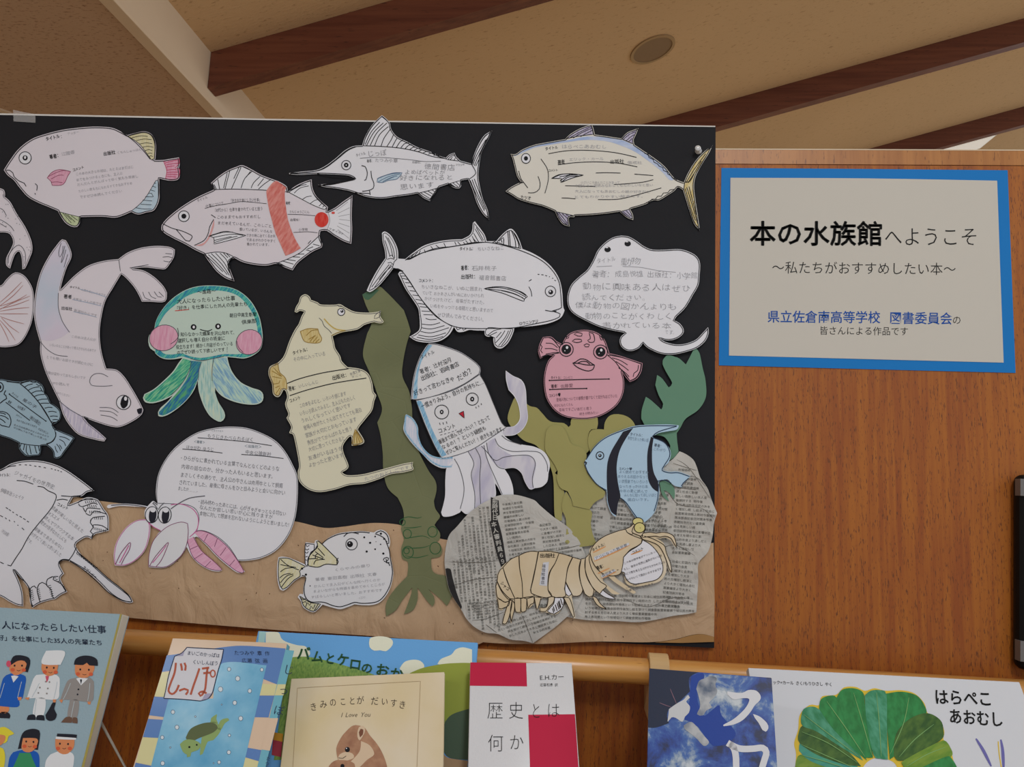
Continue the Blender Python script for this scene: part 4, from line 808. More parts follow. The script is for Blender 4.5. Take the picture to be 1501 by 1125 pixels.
text('bold_writing', [('タイトル：', 178, 365, 270, 340, 24), ('出版社：', 390, 498, 480, 478, 26), ('著者：', 158, 556, 205, 545, 26), ('コメント', 162, 618, 222, 598, 22)], INK, .008, .5)
text('pencil_writing', [('その中に入っている', 182, 400, 355, 365, 26), ('いしいしんじ', 210, 540, 315, 515, 22), ('新潮文庫', 485, 475, 540, 455, 20), ('すごく', 490, 488, 550, 475, 14), ('この本をよむと、いろいろ感じます', 215, 645, 465, 578, 26), ('いろいろ読んでみると、主人公もたのしく', 218, 690, 515, 600, 28), ('うれしくなっていく思いです', 225, 728, 490, 640, 28),
   ('登場人物がたくさん出てきてとても面白', 238, 765, 548, 665, 28), ('家族が大切だとおもっています', 248, 805, 520, 715, 28), ('勇気がでてがんばれると思う', 258, 845, 498, 765, 28), ('大切に思ってくださると', 265, 880, 460, 815, 28), ('友達がいるほうが', 262, 925, 445, 870, 28), ('よかったと思います', 265, 965, 450, 905, 28)], PENCIL, -.006, .6)
text('tail_writing', [('たつのおとしごです', 560, 1035, 800, 968, 22)], FAINT, 0, .5)

# 13 squid
crop(580, 490, 4.018)
SQB = crayon('sky_blue_pencil', '#6fa9cf', '#a8cbe0', .4); SQG = crayon('soft_lilac_shading', '#bcbad0', '#d6d4de', .2, 20, 80)
cutout('squid', '195,55! 240,58 300,75 380,105 450,150 490,185 500,210 495,235! 530,300 580,420 630,530 655,548! 700,540 730,500 725,430 700,370 665,330! 650,270 648,215! 690,245 740,270 765,320 772,420 778,500 750,560 700,595 640,600! 680,630 740,650 820,665 880,700 908,760 900,820! 892,870 860,900 820,908! 790,915 760,870 740,820 700,790 640,795! 670,840 690,900 695,955! 625,950! 600,900 585,880! 590,950 560,985 500,1010! 470,1040 420,1062 385,1040! 380,1050 330,1072 280,1075 268,1050! 290,960 292,860 300,790 330,785! 270,790 210,760 160,710 110,660 70,610 45,560 55,500 60,472! 100,495 130,545 135,600 160,670 210,720 270,735! 230,660 180,550 145,460 120,390 90,385! 95,320 110,230 140,140 175,80',
       WHITE, .0122, 'white paper squid with a square face, red mouth and trailing tentacles', 'paper animal', G, seed=13, step=2)
fill('raised_arm', '650,220! 690,248 738,275 762,322 769,420 775,498 748,556 700,590 642,596! 630,585 650,552 705,542 735,500 730,430 705,368 668,328! 655,272', SQG, 1, label='raised right arm')
fill('left_arm', '60,476! 98,498 127,548 132,602 158,673 208,724 270,738 335,730! 338,765 330,782 272,786 212,756 163,706 113,656 74,606 50,560 57,505', crayon('pale_blue_arm_wash', '#c2cfe2', '#dddce8'), 1, label='left arm edged in blue')
for i, (nm, p, mt) in enumerate((('tentacle', '300,790! 345,735 375,790 400,880 400,950 380,1035 332,1066 282,1070 272,1050 294,960 296,862', WHITE), ('tentacle', '345,725! 425,690! 460,760 445,830 465,940 465,1035 420,1056 388,1040! 384,1020 402,950 402,880 378,790', WHITE),
    ('tentacle', '425,690! 470,672 500,740 495,850 500,1005! 466,1036! 466,940 448,830 462,760', SQG), ('tentacle', '470,672! 520,655! 540,740 575,850 585,950 560,982 502,1004! 498,850 503,740', SQG), ('tentacle', '520,655! 545,700 590,770 640,795 668,845 687,905 690,950! 628,946! 600,895 570,830 540,730', WHITE),
    ('tentacle', '535,640! 585,615 600,660 700,720 790,715 825,760 815,830 805,880 815,908! 790,910 762,868 742,818 702,786 640,792! 580,760 545,700', SQG), ('tentacle', '585,612! 640,602 660,650 760,680 830,690 880,740 900,820! 888,868 858,896 820,905! 806,880 816,830 826,760 790,714 700,720 640,690 600,660', WHITE))):
    fill(nm, p, mt, 1+i % 2)
ink('tentacle_lines', ['345,735 375,790 400,880 400,950 380,1030', '425,690 460,760 445,830 465,940 465,1030', '470,672 500,740 495,850 500,1000', '520,655 540,740 600,880 628,945', '505,660 560,720 600,780 640,795', '535,640 550,710 590,745 640,725 720,715 790,718 822,760 805,850 810,905', '585,615 610,660 680,690 780,690 850,700 890,760 895,810', '625,598 660,625 740,652'], LEAD, .9, 4)
fill('face', '120,392! 300,345 400,300 494,238! 530,300 580,420 625,525 652,548! 560,610 450,680 330,722 272,732! 230,660 180,550 145,462', GREYP, 3, label='square face covered in writing'); ink('face_outline', [], LEAD, .9, 5, outlines=[C.last])
fill('mantle', '195,58! 240,62 300,79 380,109 450,154 488,188 497,212 490,235! 400,295 300,340 200,372 120,386 95,383! 100,320 114,230 144,140 178,84', GREYP, 4, label='pointed cap of the squid'); ink('mantle_outline', [], LEAD, .9, 6, outlines=[C.last])
fill('blue_edge', '188,66! 215,66 175,120 145,180 130,260 128,340 125,380! 104,382! 106,320 120,230 148,140', SQB, 6, label='blue pencilled edge'); fill('blue_edge', '122,398! 150,396 180,470 215,560 255,640 300,712! 272,724! 232,655 184,545 148,455', SQB, 5)
ink('arm_edges', ['60,480 55,520 55,570 80,610 120,660 170,712 220,756 275,780 330,780', '62,476 98,500 125,545 130,600 155,665 205,715 270,732 335,728'], SQB, 2.0, 5)
ink('arm_edge', [], SQG, 1.0, 5, outlines=[])
for (x, y, r, p) in ((271, 459, 41, 11), (451, 383, 36, 12)):
    ink('eye_rim', [], INK, .9, 7, outlines=[ell(x, y, r, r)]); o = fill('eye', ell(x, y, p, p+2), INK, 7, 0); fill('eye_white', ell(x, y, 4, 5), WHITE, 8, 0, parent=o)
fill('mouth', '372,468! 400,454! 404,495!', flat('red_pen_fill', '#bf2f40'), 7, 0, 'red triangular mouth'); ink('mouth_line', ['372,468! 400,454! 404,495! @'], None, .8, 8)
ink('blush_marks', ['258,522 262,535', '278,520 282,533', '298,515 302,528', '472,428 475,438', '487,420 490,430', '503,408 506,418'], LEAD, 1.0, 7); ink('comment_underline', ['262,595 275,592', '285,590 298,586', '308,583 320,580', '330,576 342,572', '350,568 358,565'], LEAD, .8, 7)
text('bold_writing', [('タイトル', 150, 150, 232, 112, 28), ('著者：辻村深月', 145, 235, 335, 160, 34), ('出版社：岩崎書店', 152, 275, 378, 185, 34), ('好きって言わなきゃ', 110, 362, 350, 270, 36), ('だめ？', 368, 278, 470, 215, 44), ('一度きりみよう、自分の気持ちに…', 155, 438, 520, 292, 34), ('コメント', 255, 585, 358, 548, 34),
   ('最後まで読んでぜったい！？となって', 258, 650, 560, 500, 32), ('なるの！？という疑問も', 275, 680, 538, 560, 30), ('ぜひご覧んください！！続きもあります。', 300, 712, 650, 560, 32)], INK, .0, .6, 7)

# 14 pink puffer
crop(760, 470, 3.75)
PKP = paper('pink_paper', '#d9a5b3')
cutout('pink_puffer', '135,92! 180,90 210,115 240,130! 265,85 300,62 350,52 400,56 445,75 475,110 490,150 500,180! 560,195 620,215 682,235! 675,280 650,320 612,338! 580,300 565,272! 580,330 575,400 545,460 490,505 420,535 340,542 260,530 200,495 155,430 140,350 145,280 165,220 195,192! 150,195 120,210! 108,170 118,125',
       PKP, .0124, 'round pink paper puffer fish with two big black eyes and open lips', 'paper fish', G, seed=14)
fin('left_fin', '138,96! 180,98 225,150 228,178! 190,185 130,200 122,205! 112,165 122,130', paper('pink_paper', ''), ['150,125 185,128 215,150', '145,155 180,155 215,165', '150,185 190,178 222,175', '120,130 130,145 122,165 132,180'], w=1.0)
fin('right_fin', '488,190! 560,202 625,222 674,240! 668,278 645,315 612,332! 590,300 560,265 530,225', paper('pink_paper', ''), ['515,205 560,220 600,245', '535,225 580,255 605,275', '550,260 590,290 608,310', '660,245 655,275 635,290 630,310'], w=1.0)
body_line(1.2, .9)
ink('spots', ['305,75! 320,66 350,72 348,85 325,85@', '295,115! 310,103 345,105 348,115 320,122@', '388,65! 395,100 380,110 390,120 415,118 418,95 408,70@', '360,135! 375,128 390,133 385,145 368,145@', '445,85! 460,88 468,105 455,108@', '280,80! 275,95 265,100 262,90@'], None, 1.0)
for x, y in ((263, 159), (451, 173)):
    o = fill('eye', ell(x, y, 39, 39), paper('pink_paper', ''), 2, 0); ink('eye_rim', [], INK, 1.1, 4, o, outlines=[ell(x, y, 38, 38)]); fill('pupil', ell(x, y, 27, 27), INK, 4, 0, parent=o); fill('eye_highlight', ell(x+4, y-10, 7, 8), WHITE, 5, 0, parent=o); fill('eye_highlight', ell(x-8, y+8, 3, 3), WHITE, 5, 0, parent=o)
ink('lips', ['298,235! 315,228 340,212 370,215 390,228 405,238 418,245! 410,268 385,278 350,270 320,255@', '298,235 330,236 350,240 380,245 415,245', '325,235 345,226 375,226 392,240'], None, 1.2)
ink('ruled_lines', ['170,330 330,325 498,322', '172,380 280,376 375,374'], flat('black_pen_ink', ''), 1.2); [fill('line_end', ell(x, y, 4, 4), INK, 3, 0) for x, y in ((498, 322), (375, 374), (170, 330), (172, 380))]
text('bold_writing', [('タイトル：', 178, 322, 242, 320, 18), ('著者：', 180, 370, 228, 368, 22), ('コメント♥', 168, 422, 230, 415, 20)], INK, .006, .5)
text('pencil_writing', [('コンビニ', 246, 322, 300, 320, 18), ('佐藤愛', 232, 370, 300, 366, 22), ('登場人物についての事情が書けなくて自分もおどろいた', 208, 445, 545, 422, 22), ('ほかにもたくさん', 195, 475, 300, 468, 18), ('意味ですごい本だと思う', 222, 500, 405, 490, 20), ('続きが読みたい', 335, 522, 440, 512, 18)], flat('dusky_pencil', '#7d5c68'), -.004, .5)

# 15 striped blue fish
crop(760, 470, 3.75)
BFP = paper('sky_blue_paper', '#b0cde3')
cutout('striped_angelfish', '362,780! 380,750 420,690 480,640 560,605 640,580 740,573 830,572 882,577! 870,600 820,610 770,620 735,640! 790,665 825,695 838,735 825,780 800,805 795,825! 830,832 880,832 945,855! 925,880 905,900 897,918! 860,910 840,895! 820,875 790,878 770,890! 775,940 765,1000 745,1060 700,1105 670,1120! 640,1080 600,1020 570,980! 552,975 545,1020 535,1080! 510,1060 488,1000 485,940! 430,900 385,840 365,800',
       BFP, .0150, 'sky-blue paper angelfish with two wide dark stripes', 'paper fish', G, seed=15, step=2)
NAVY = flat('blue_black_marker', '#23232f', .5)
fill('dark_stripe', '575,612! 630,592! 590,650 555,720 540,800 545,880 560,960 560,975! 548,1000 538,1072! 512,1055 492,1000 488,940! 485,860 490,780 510,720 545,660', NAVY, 2, label='broad dark stripe running to the lower fin tip')
fill('dark_stripe', '728,640! 742,645 735,700 735,780 745,840 768,885! 770,945! 740,925 715,880 708,800 710,720', NAVY, 2, label='narrow curved dark stripe')
ink('outline', ['365,792 385,840 430,900 485,935', '372,765 420,695 480,645 560,610 640,586 740,579 870,580', '870,582 770,612 735,640', '740,645 800,670 828,710 830,750 800,800 790,825 830,838 880,838 940,858', '935,868 905,895 895,912', '840,895 800,878 765,885', '558,975 590,1000 640,1070 672,1112', '745,1050 765,980 770,900', '362,780 375,790'], flat('dark_blue_pen', '#2a3a52'), 1.2)
eye(448, 743, 21, 9, white=paper('sky_blue_paper', ''), w=1.1, hl=(447, 741, 3, 3))
ink('mouth', ['362,775 375,782 368,795'], None, 1.2)
text('bold_writing', [('タイトル：', 612, 632, 690, 640, 20), ('著者：', 745, 692, 795, 700, 20), ('コメント♥', 552, 820, 622, 822, 16)], flat('slate_pen', '#4a5668'), .004, .4)
text('pencil_writing', [('学校であった怖い話', 598, 655, 715, 668, 22), ('こわがり', 740, 712, 810, 722, 18), ('よく読めておすすめ', 552, 840, 715, 842, 20), ('ありえるお話かなって', 545, 866, 715, 868, 20), ('いま授業でもいろいろ', 550, 893, 712, 895, 22), ('なったきっかけの本', 552, 920, 712, 922, 20), ('今年の夏に読んで', 555, 945, 710, 947, 20), ('みんなに知ってほしいほど', 580, 968, 760, 968, 20), ('面白いです。', 600, 992, 730, 992, 18)], flat('slate_pencil', '#7e94a8'), -.002, .5)

# 16 hermit crab
crop(150, 610, 4.6875)
cutout('hermit_crab', '35,632! 40,612 150,603 260,612 310,622! 335,595 352,585 378,605! 368,520 385,400 440,290 520,200 640,120 760,85 880,74 1000,85 1120,130 1200,180 1260,250 1310,340 1340,420 1342,560 1325,700 1280,820 1200,920 1100,975 1000,995 925,995! 980,1072! 930,1078 860,1030 780,960 720,895 650,830 632,835! 680,930 760,1000 825,1060! 800,1070 740,1060 660,1015 610,960 580,900! 545,960 480,1020 420,1045 320,1040! 318,980 340,880 390,800 410,790 350,760 330,745! 325,830 290,930 220,1000 150,1030 85,1028! 78,950 100,860 160,770 230,720 300,710! 290,690 292,650 300,630 240,625 120,620 45,635',
       WHITE, .0118, 'round white paper hermit crab with pink claws and angry eyes on the brown sand', 'paper animal', G, seed=16, step=2, L=90)
PKL = crayon('bright_pink_pencil', '#dfa3c0', '#e6b6cd', .9); MAG = flat('magenta_pen', '#cf5fa0')
fill('shell', '378,600! 374,520 390,400 444,293 523,205 642,125 762,91 880,80 1000,91 1118,135 1196,185 1255,253 1304,342 1334,420 1336,560 1319,698 1275,815 1196,914 1098,968 1000,988 930,990! 870,900 790,830 700,790 650,790! 665,700 640,640 580,610 500,605', WHITE, 1, label='big round shell covered in writing'); ink('shell_outline', [], LEAD, .8, 3, outlines=[C.last])
fill('leg', '632,800! 680,790 760,820 850,890 920,980 972,1072! 932,1072 862,1022 785,955 725,890 660,832', PKL, 2, label='pink banded leg'); fill('leg', '582,850! 625,832! 680,925 760,995 820,1058! 742,1054 664,1010 615,955', PKL, 2, label='pink banded leg')
ink('leg_outline', ['632,800 680,790 760,820 850,890 920,980 972,1072 932,1072 862,1022 785,955 725,890 660,832', '582,850 615,955 664,1010 742,1054 820,1058 760,995 680,925 625,832', '725,812 700,860', '790,845 770,900', '850,905 810,960', '910,990 875,1030', '655,895 600,918', '690,945 630,985', '745,998 705,1040'], flat('plum_pen', '#8a4a70'), .9, 3)
fill('claw', '300,715! 235,722 163,773 104,862 84,950 88,1022! 150,1025 218,996 286,926 318,830 322,745', WHITE, 2, label='left claw edged in pink'); ink('claw_outline', [], MAG, .9, 4, outlines=[C.last])
fill('head', '300,640! 330,615 380,612 470,610 540,605 620,640 658,700 650,780 600,830! 560,860 400,790 350,760 315,730 300,690', WHITE, 2, label='head'); ink('head_outline', ['470,612 540,606 620,640 658,700 650,780 600,832', '315,730 350,762 400,788'], MAG, 1.1, 4)
fill('claw', '585,740! 540,730 470,750 410,790 350,860 322,950 318,1032! 420,1040 478,1015 545,955 580,880 590,800', GREYP, 5, label='right claw edged in pink'); ink('claw_outline', [], flat('plum_pen', ''), .9, 6, outlines=[C.last])
ink('claw_cuts', ['90,1020 130,940 190,870 185,920 150,980 130,1022', '325,1030 370,960 452,870 430,940 400,1000 370,1035'], flat('plum_pen', ''), 1.0, 7); ink('claw_pink', ['118,1010 150,950 182,890', '345,1010 395,950 440,890'], MAG, 1.2, 7)
for x, y, hx in ((342, 680, -6), (430, 682, -2)):
    o = fill('eye', ell(x+hx/2, y, 44, 56, 8), WHITE, 5, 0); ink('eye_rim', [], INK, 1.0, 6, o, outlines=[ell(x+hx/2, y, 44, 56, 8)]); fill('pupil', ell(x+4, y+2, 26, 56, 6), NAVY, 7, 0, parent=o); fill('eye_highlight', ell(x+6, y-35, 20, 18), WHITE, 8, 0, parent=o)
ink('brows', ['345,600 360,612 380,640', '425,598 400,620 385,645', '60,615 150,608 250,618 305,630', '470,640 520,605 600,565 705,550', '350,600 352,592 378,612'], LEAD, 1.1, 7)
ink('ruled_lines', ['655,150 850,165 1000,180 1165,205', '550,228 680,238 825,255', '955,265 1100,275 1245,293'], None, .9)
text('bold_writing', [('＜タイトル＞', 748, 108, 832, 110, 16), ('＜著者＞', 628, 185, 706, 190, 22), ('＜出版社＞', 975, 215, 1095, 222, 24)], flat('teal_grey_pen', '#4c6674'), 0, .3)
text('pencil_writing', [('もうじきたべられるぼく', 718, 148, 1040, 178, 32), ('はせがわ ゆうじ', 575, 225, 765, 243, 30), ('中央公論新社', 980, 262, 1160, 278, 34), ('・ひらがなに書かれている言葉でなんとなくどのような', 528, 300, 1215, 380, 36), ('内容の話なのか、分かった人もいると思います。', 540, 360, 1190, 432, 36), ('まさしくその通りで、主人公の牛さんは肉用牛として飼育', 535, 415, 1240, 495, 36),
   ('されていました。最後に母さんをひと目みようと会いに向かい', 525, 468, 1255, 542, 36), ('ましたが………。', 518, 508, 665, 528, 30), ('・読み終わったあとには、心がぎゅぎゅっとなる切ない', 650, 598, 1262, 688, 34), ('なんだか寂しい思いが心に残りますが', 665, 640, 1170, 708, 34), ('食物に対して感謝を忘れないようにしようと思いました！', 665, 682, 1298, 765, 34)], LEAD, -.006, .6)

# 17 horseshoe crab
crop(0, 660, 4.6875)
cutout('horseshoe_crab', '-300,300! -150,180 0,135 80,92 180,72 280,75 380,100 460,140 540,195 600,240 648,280! 600,290 560,318 500,325! 470,378! 540,350 600,325 660,335 680,350 710,400 745,455 748,555! 690,568 650,580 630,612! 590,600 525,640 520,665! 560,720 640,790 740,880 830,950 890,1000 915,1045! 890,1052 830,1035 760,990 680,910 600,840 520,790 470,762! 430,760 408,785 440,850! 415,880 430,920 463,975! 420,995 380,1025! 330,1035 270,1055 222,1085! 205,1040 198,960 150,890 95,825! 130,900 155,980 160,1075! 110,1065 60,1040 0,1005 -150,950 -300,880 -380,600',
       WHITE, .0118, 'white paper horseshoe crab with serrated sides and a long tail spine, lower left', 'paper animal', G, seed=17, step=2, L=90)
body_line(1.6, .9)
ink('shell_lines', ['115,210 170,215 228,235', '258,250 295,255 330,280 385,310 370,370 330,430 270,500 200,590 150,680 110,740 75,795', '420,315 500,320 555,318', '390,345 430,338 465,345', '95,825 150,890 165,900 195,940 205,1000 220,1080', '0,770 25,782', '50,790 75,798', '0,140 60,115 110,108'], None, 1.0)
ink('dashes', ['130,102 145,102', '170,102 185,103', '200,103 215,106', '235,110 250,113', '265,113 280,116', '300,120 315,123', '350,128 360,131', '375,135 385,138', '395,140 405,143', '415,148 425,151', '40,395 55,405', '60,408 75,418', '85,425 95,432', '110,442 122,450', '135,455 150,464', '160,470 175,480', '185,488 198,496', '0,450 20,460', '35,465 45,475', '62,480 68,490', '95,490 102,496', '120,515 125,520', '150,535 165,550'], None, .9)
ink('serrations', ['535,365 560,345 640,340', '540,370 560,390 640,365 670,375', '570,395 590,430 600,400 690,405', '590,435 620,450 650,420 730,440', '620,490 640,465 720,455', '640,530 640,515 700,520 745,550', '630,612 640,580 620,560 640,530 620,500 625,480', '400,870 370,870 365,890 420,920 455,970', '365,870 325,890 320,930 350,960 360,1010 375,1020', '325,930 290,910 270,920 255,960 265,1010 275,1045', '250,950 235,935 210,950 205,975', '360,870 340,880'], None, 1.0)
for k in range(4): pass
ink('hair_lines', ['%d,%d %d,%d' % (q) for q in [(585+i*14, 352-i, 592+i*14, 368-i) for i in range(6)]+[(600+i*14, 378, 606+i*14, 395) for i in range(5)]+[(615+i*14, 418, 618+i*14, 436) for i in range(6)]+[(650+i*13, 462, 652+i*13, 478) for i in range(5)]+[(645+i*13, 530+i*3, 648+i*13, 548+i*3) for i in range(7)]+[(370+i*12, 880+i*12, 385+i*12, 878+i*12) for i in range(6)]+[(330+i*4, 935+i*14, 350+i*4, 930+i*14) for i in range(6)]+[(255+i*2, 960+i*13, 272+i*2, 955+i*13) for i in range(6)]+[(210+i*2, 970+i*13, 225+i*2, 962+i*13) for i in range(6)]+[(525+i*14, 705+i*10, 533+i*14, 722+i*10) for i in range(11)]], None, .7)
ink('tail_lines', ['525,670 500,720 472,758', '530,700 640,790 740,880 830,950 885,1000 905,1040', '480,765 560,815 650,890 740,975 830,1030 900,1045', '408,785 410,770 430,755 475,760'], None, 1.0)
text('bold_writing', [('タイトル：', -10, 185, 80, 180, 28), ('コメント', 388, 380, 465, 412, 28), ('カブトガニ', 562, 812, 650, 895, 34)], INK, .008, .5)
text('pencil_writing', [('ジャガイモの世界史', 92, 165, 370, 270, 36), ('伊藤章治シェイク', 0, 285, 160, 345, 32), ('（中公新書）', 0, 560, 60, 600, 30), ('読書が楽しいなと思えた', 350, 400, 565, 572, 30), ('オススメ', 325, 440, 400, 490, 30), ('読んでワクワクする本', 300, 470, 500, 625, 30), ('歴史が苦手なわたしにも', 275, 500, 450, 640, 30), ('最後まであきらめない', 230, 545, 430, 690, 30), ('のがすごく良いと思いました', 205, 580, 415, 735, 30), ('です。', 180, 620, 220, 655, 30)], PENCIL, -.006, .6)

# 18 boxfish
crop(390, 740, 5.003)
cutout('boxfish', '90,388! 110,382 160,388 220,410 285,438! 282,350 285,300 290,278 330,282 355,285! 360,265 380,262 412,290! 450,250 520,215 600,200 700,195 790,205! 815,190 850,185 885,205 905,240 910,285 900,320! 915,390 930,470 932,520 915,600 880,670 830,720 770,738 700,738 650,732! 600,752 545,768 480,755 415,735! 380,770 350,790 310,780 270,750 255,710 232,680! 250,655 272,660! 275,600 288,535 258,530! 210,560 160,610 125,632 100,620! 85,560 80,470',
       GREYP, .0120, 'small white paper boxfish with yellow-streaked fins and dotted forehead', 'paper fish', G, seed=18, step=2)
fin('tail_fin', '97,395! 160,395 220,420 290,455! 262,470 245,490! 250,525 205,555 155,605 122,622! 105,600 92,540 90,460', YFIN and crayon('lemon_pencil', '#d5cf9e', '#dcd9c4', .3), ['105,400 150,440 200,465 240,480', '105,440 150,450 220,462', '105,495 140,470 200,462', '100,540 130,515 180,505', '105,575 150,525 200,510', '110,610 160,545 200,520'], w=1.0)
fin('pectoral_fin', '370,270! 382,268 420,300 470,350 520,400 530,420! 520,442 440,438 380,460 312,450! 305,420 312,385 345,345 378,310', MATS['lemon_pencil'], ['375,300 360,330 330,350 310,400', '380,320 430,375', '360,345 420,390', '340,370 420,400', '310,400 380,395', '360,400 365,370 380,360', '350,440 365,410 430,402', '520,400 520,440'], w=1.1)
fin('back_fin', '288,285! 330,290 352,292 350,340 320,370 305,440 300,455! 288,440 285,350', None, ['292,290 300,310 318,300', '290,325 300,335 315,325', '288,350 300,358 310,345', '290,385 305,380', '288,405 300,410', '300,455 310,420'], w=1.0)
fin('anal_fin', '245,670! 275,690 330,720 400,730! 375,765 348,782 312,772 275,742 262,705', MATS['lemon_pencil'], ['258,690 275,700 290,690', '265,720 290,712 300,730', '290,750 305,720 320,740 330,720', '320,770 330,745 345,765 360,735', '355,775 385,725'], w=1.0)
ink('outline', ['412,288 450,255 520,222 580,210 600,208', '640,205 700,202 760,208', '570,235 590,215 630,205 680,215', '805,210 840,193 875,210 895,240 900,285 885,285', '800,215 830,225 870,250 885,285 905,340 912,400 925,470 925,520 908,595 870,665 825,708 770,722 700,725 650,718 600,735 545,750 490,742 440,722 400,715 330,715 295,690 280,650 280,600 292,540 285,525 262,520', '860,410 865,395 885,388 900,395 895,405 878,425', '865,415 900,432 908,450', '880,400 885,428 905,425', '530,392 515,410'], None, 1.1)
eye(627, 291, 42, 22, white=GREYP, pup=(615, 291), hl=(612, 283, 5, 4)); 
V0 = [fill('dots', ell(x, y, r, r), INK, 3, 0) for x, y, r in ((720, 241, 7), (763, 281, 8), (800, 235, 6), (806, 273, 3), (840, 292, 5), (800, 328, 6), (738, 345, 8), (860, 360, 8), (842, 214, 8), (866, 252, 7), (884, 272, 5), (264, 470, 8), (292, 514, 8), (323, 597, 4))]
text('pencil_writing', [('くらやみの祭り', 500, 490, 770, 455, 26), ('著者 東田直樹 出版社 文春', 360, 562, 815, 520, 28), ('かんじて主人公がどんな所へ行くのか', 350, 610, 840, 560, 24), ('まよいながらも物語を進めてゆくところが', 345, 648, 875, 592, 24), ('すばらしいと思いました。おすすめです', 330, 690, 855, 635, 24), ('ハコフグ', 680, 695, 730, 688, 20)], FAINT, -.004, .5)

# 19 tan crustacean over the rocks (body segments, head shield, eyes, antennae, legs)
m, nt, b = nodes('tan_watercolour_paper'); TAN = m
n = N(nt, 'ShaderNodeTexNoise', Scale=16.0, Detail=4.0); nt.links.new(mapping(nt), n.inputs['Vector'])
nt.links.new(ramp(nt, n.outputs[0], [(.3, '#d0bc98'), (.55, '#d9c9ab'), (.75, '#dfd4be')]), b.inputs['Base Color']); b.inputs['Roughness'].default_value = .8
BRI = flat('brown_black_ink', '#2e241a')
crop(720, 780, 7.031)
hfk = lambda x, y: .0006*(1+math.sin(x/40)) + .0003
crus = cutout('paper_crustacean', '45,560! 60,500 62,440 90,390 130,340 200,285 285,245! 350,215 420,198 480,200! 560,196 640,200 705,218! 780,240 850,262 925,285! 970,270! 990,240 1012,225! 1016,180 1060,130 1110,85 1180,40 1260,10 1340,-15 1390,-30! 1440,-60 1470,-80 1465,-110 1490,-135 1540,-140 1570,-110 1580,-70 1590,-50 1580,-10 1560,20! 1640,15 1700,20 1740,20 1790,25 1850,50 1890,110 1905,165! 1880,140 1850,90 1790,60 1740,70 1690,60! 1770,110 1800,180 1820,240 1850,400 1855,420! 1830,400 1790,260 1760,200 1740,140 1660,90 1600,60! 1700,120 1770,220 1805,330 1800,420 1750,500 1650,540 1500,565 1440,560 1400,540! 1375,500 1370,440 1330,410 1240,405! 1280,470 1400,560 1490,620 1465,640! 1380,590 1260,510 1190,440! 1150,500 1260,600 1330,640! 1250,640 1130,540 1045,660! 1030,675 1010,680 960,640! 945,600 930,640 890,668 830,665! 850,780 868,870 862,895 845,890 800,800 745,680! 745,760 700,830 640,855 600,840! 560,830 520,830 495,810 500,780 570,770 590,680! 515,690 490,770 478,800 465,800 445,700! 440,740 380,795 370,770! 360,820 320,830 300,840 255,835! 240,800! 225,880 205,945 195,860! 170,930 145,960 112,945! 125,880 155,770! 130,790 110,810 75,800! 60,700 45,620',
   TAN, .0192, 'tan segmented paper crustacean with yellow eyes lying across the newspaper rocks', 'paper animal', G, hfun=hfk, step=2)
def seg(nm, o, mat=TAN, lv=2, lab=None): 
    f = fill(nm, o, mat, lv, 8, lab); ink('segment_outline', [], BRI, 1.1, lv+1, f, outlines=[C.last]); return f
seg('leg', '65,680! 100,700 140,725 190,715! 180,760 130,785 105,795 80,790'); seg('leg', '190,710! 215,705 205,800 170,920 140,952 116,942! 130,880 160,780'); seg('leg', '215,705! 240,740 240,800 222,870 208,930! 198,860 200,790')
seg('leg', '240,690! 302,688 302,830! 260,830 245,790'); seg('leg', '306,688! 364,690 360,812! 312,826'); seg('leg', '368,690! 440,675 438,735! 405,750 385,790! 375,760'); seg('leg', '445,670! 515,678! 495,750 480,795 468,798! 452,720')
seg('leg', '590,675! 650,670 640,730 600,770 560,822 505,818! 500,785 570,775'); seg('leg', '748,680! 800,680 835,760 858,870! 845,882 800,790')
seg('banded_flap', '655,680! 740,680 748,740 720,800 650,848! 610,838 580,820! 610,780 645,740', WHITE, 2, 'white flap with black bars'); ink('flap_bars', ['640,770 655,820', '660,750 680,815', '680,735 700,800', '700,710 718,780', '715,690 735,755', '632,790 645,835', '690,720 712,790'], BRI, 1.3, 4)
seg('abdomen_segment', '48,560! 60,515! 110,620 180,700 215,690! 150,728 110,710 62,672'); seg('abdomen_segment', '62,510! 70,440 95,390 122,370! 150,460 200,590 245,690! 195,690 130,630 90,570')
seg('abdomen_segment', '122,368! 200,285 285,247! 292,370 318,520 324,682! 245,688! 190,570 150,470'); seg('abdomen_segment', '288,245! 350,215 420,200 484,206! 465,320 435,460 405,600! 412,632 445,660 325,680! 318,520 295,380')
seg('abdomen_segment', '490,202! 600,202 700,220! 660,320 600,420 585,520 586,600! 625,660 570,680 490,665 412,630 408,590! 440,460', lab='segment with a white glued label'); seg('abdomen_segment', '700,220! 780,240 838,262! 790,370 770,500 755,590! 768,660 700,680 630,665 588,605 590,500 610,410 660,320')
seg('abdomen_segment', '842,262! 925,286! 905,370 912,480 945,600! 925,645 885,665 840,660! 800,580 768,515! 790,380'); seg('small_flap', '765,520! 800,590 832,640! 800,665 768,640 760,600', WHITE)
seg('thorax_segment', '928,280! 970,272! 965,360 985,450 1020,530 1060,600! 1045,660 1010,672 965,640! 925,530 910,400'); seg('thorax_segment', '972,268! 1015,228! 1010,290 1035,380 1080,460 1130,520! 1190,560 1150,600 1120,640! 1060,590 1000,500 970,400')
seg('leg', '1045,665! 1085,680 1125,740 1190,800! 1110,770 1060,710'); seg('leg', '1120,640! 1150,600! 1200,640 1280,690 1220,690 1160,670', WHITE)
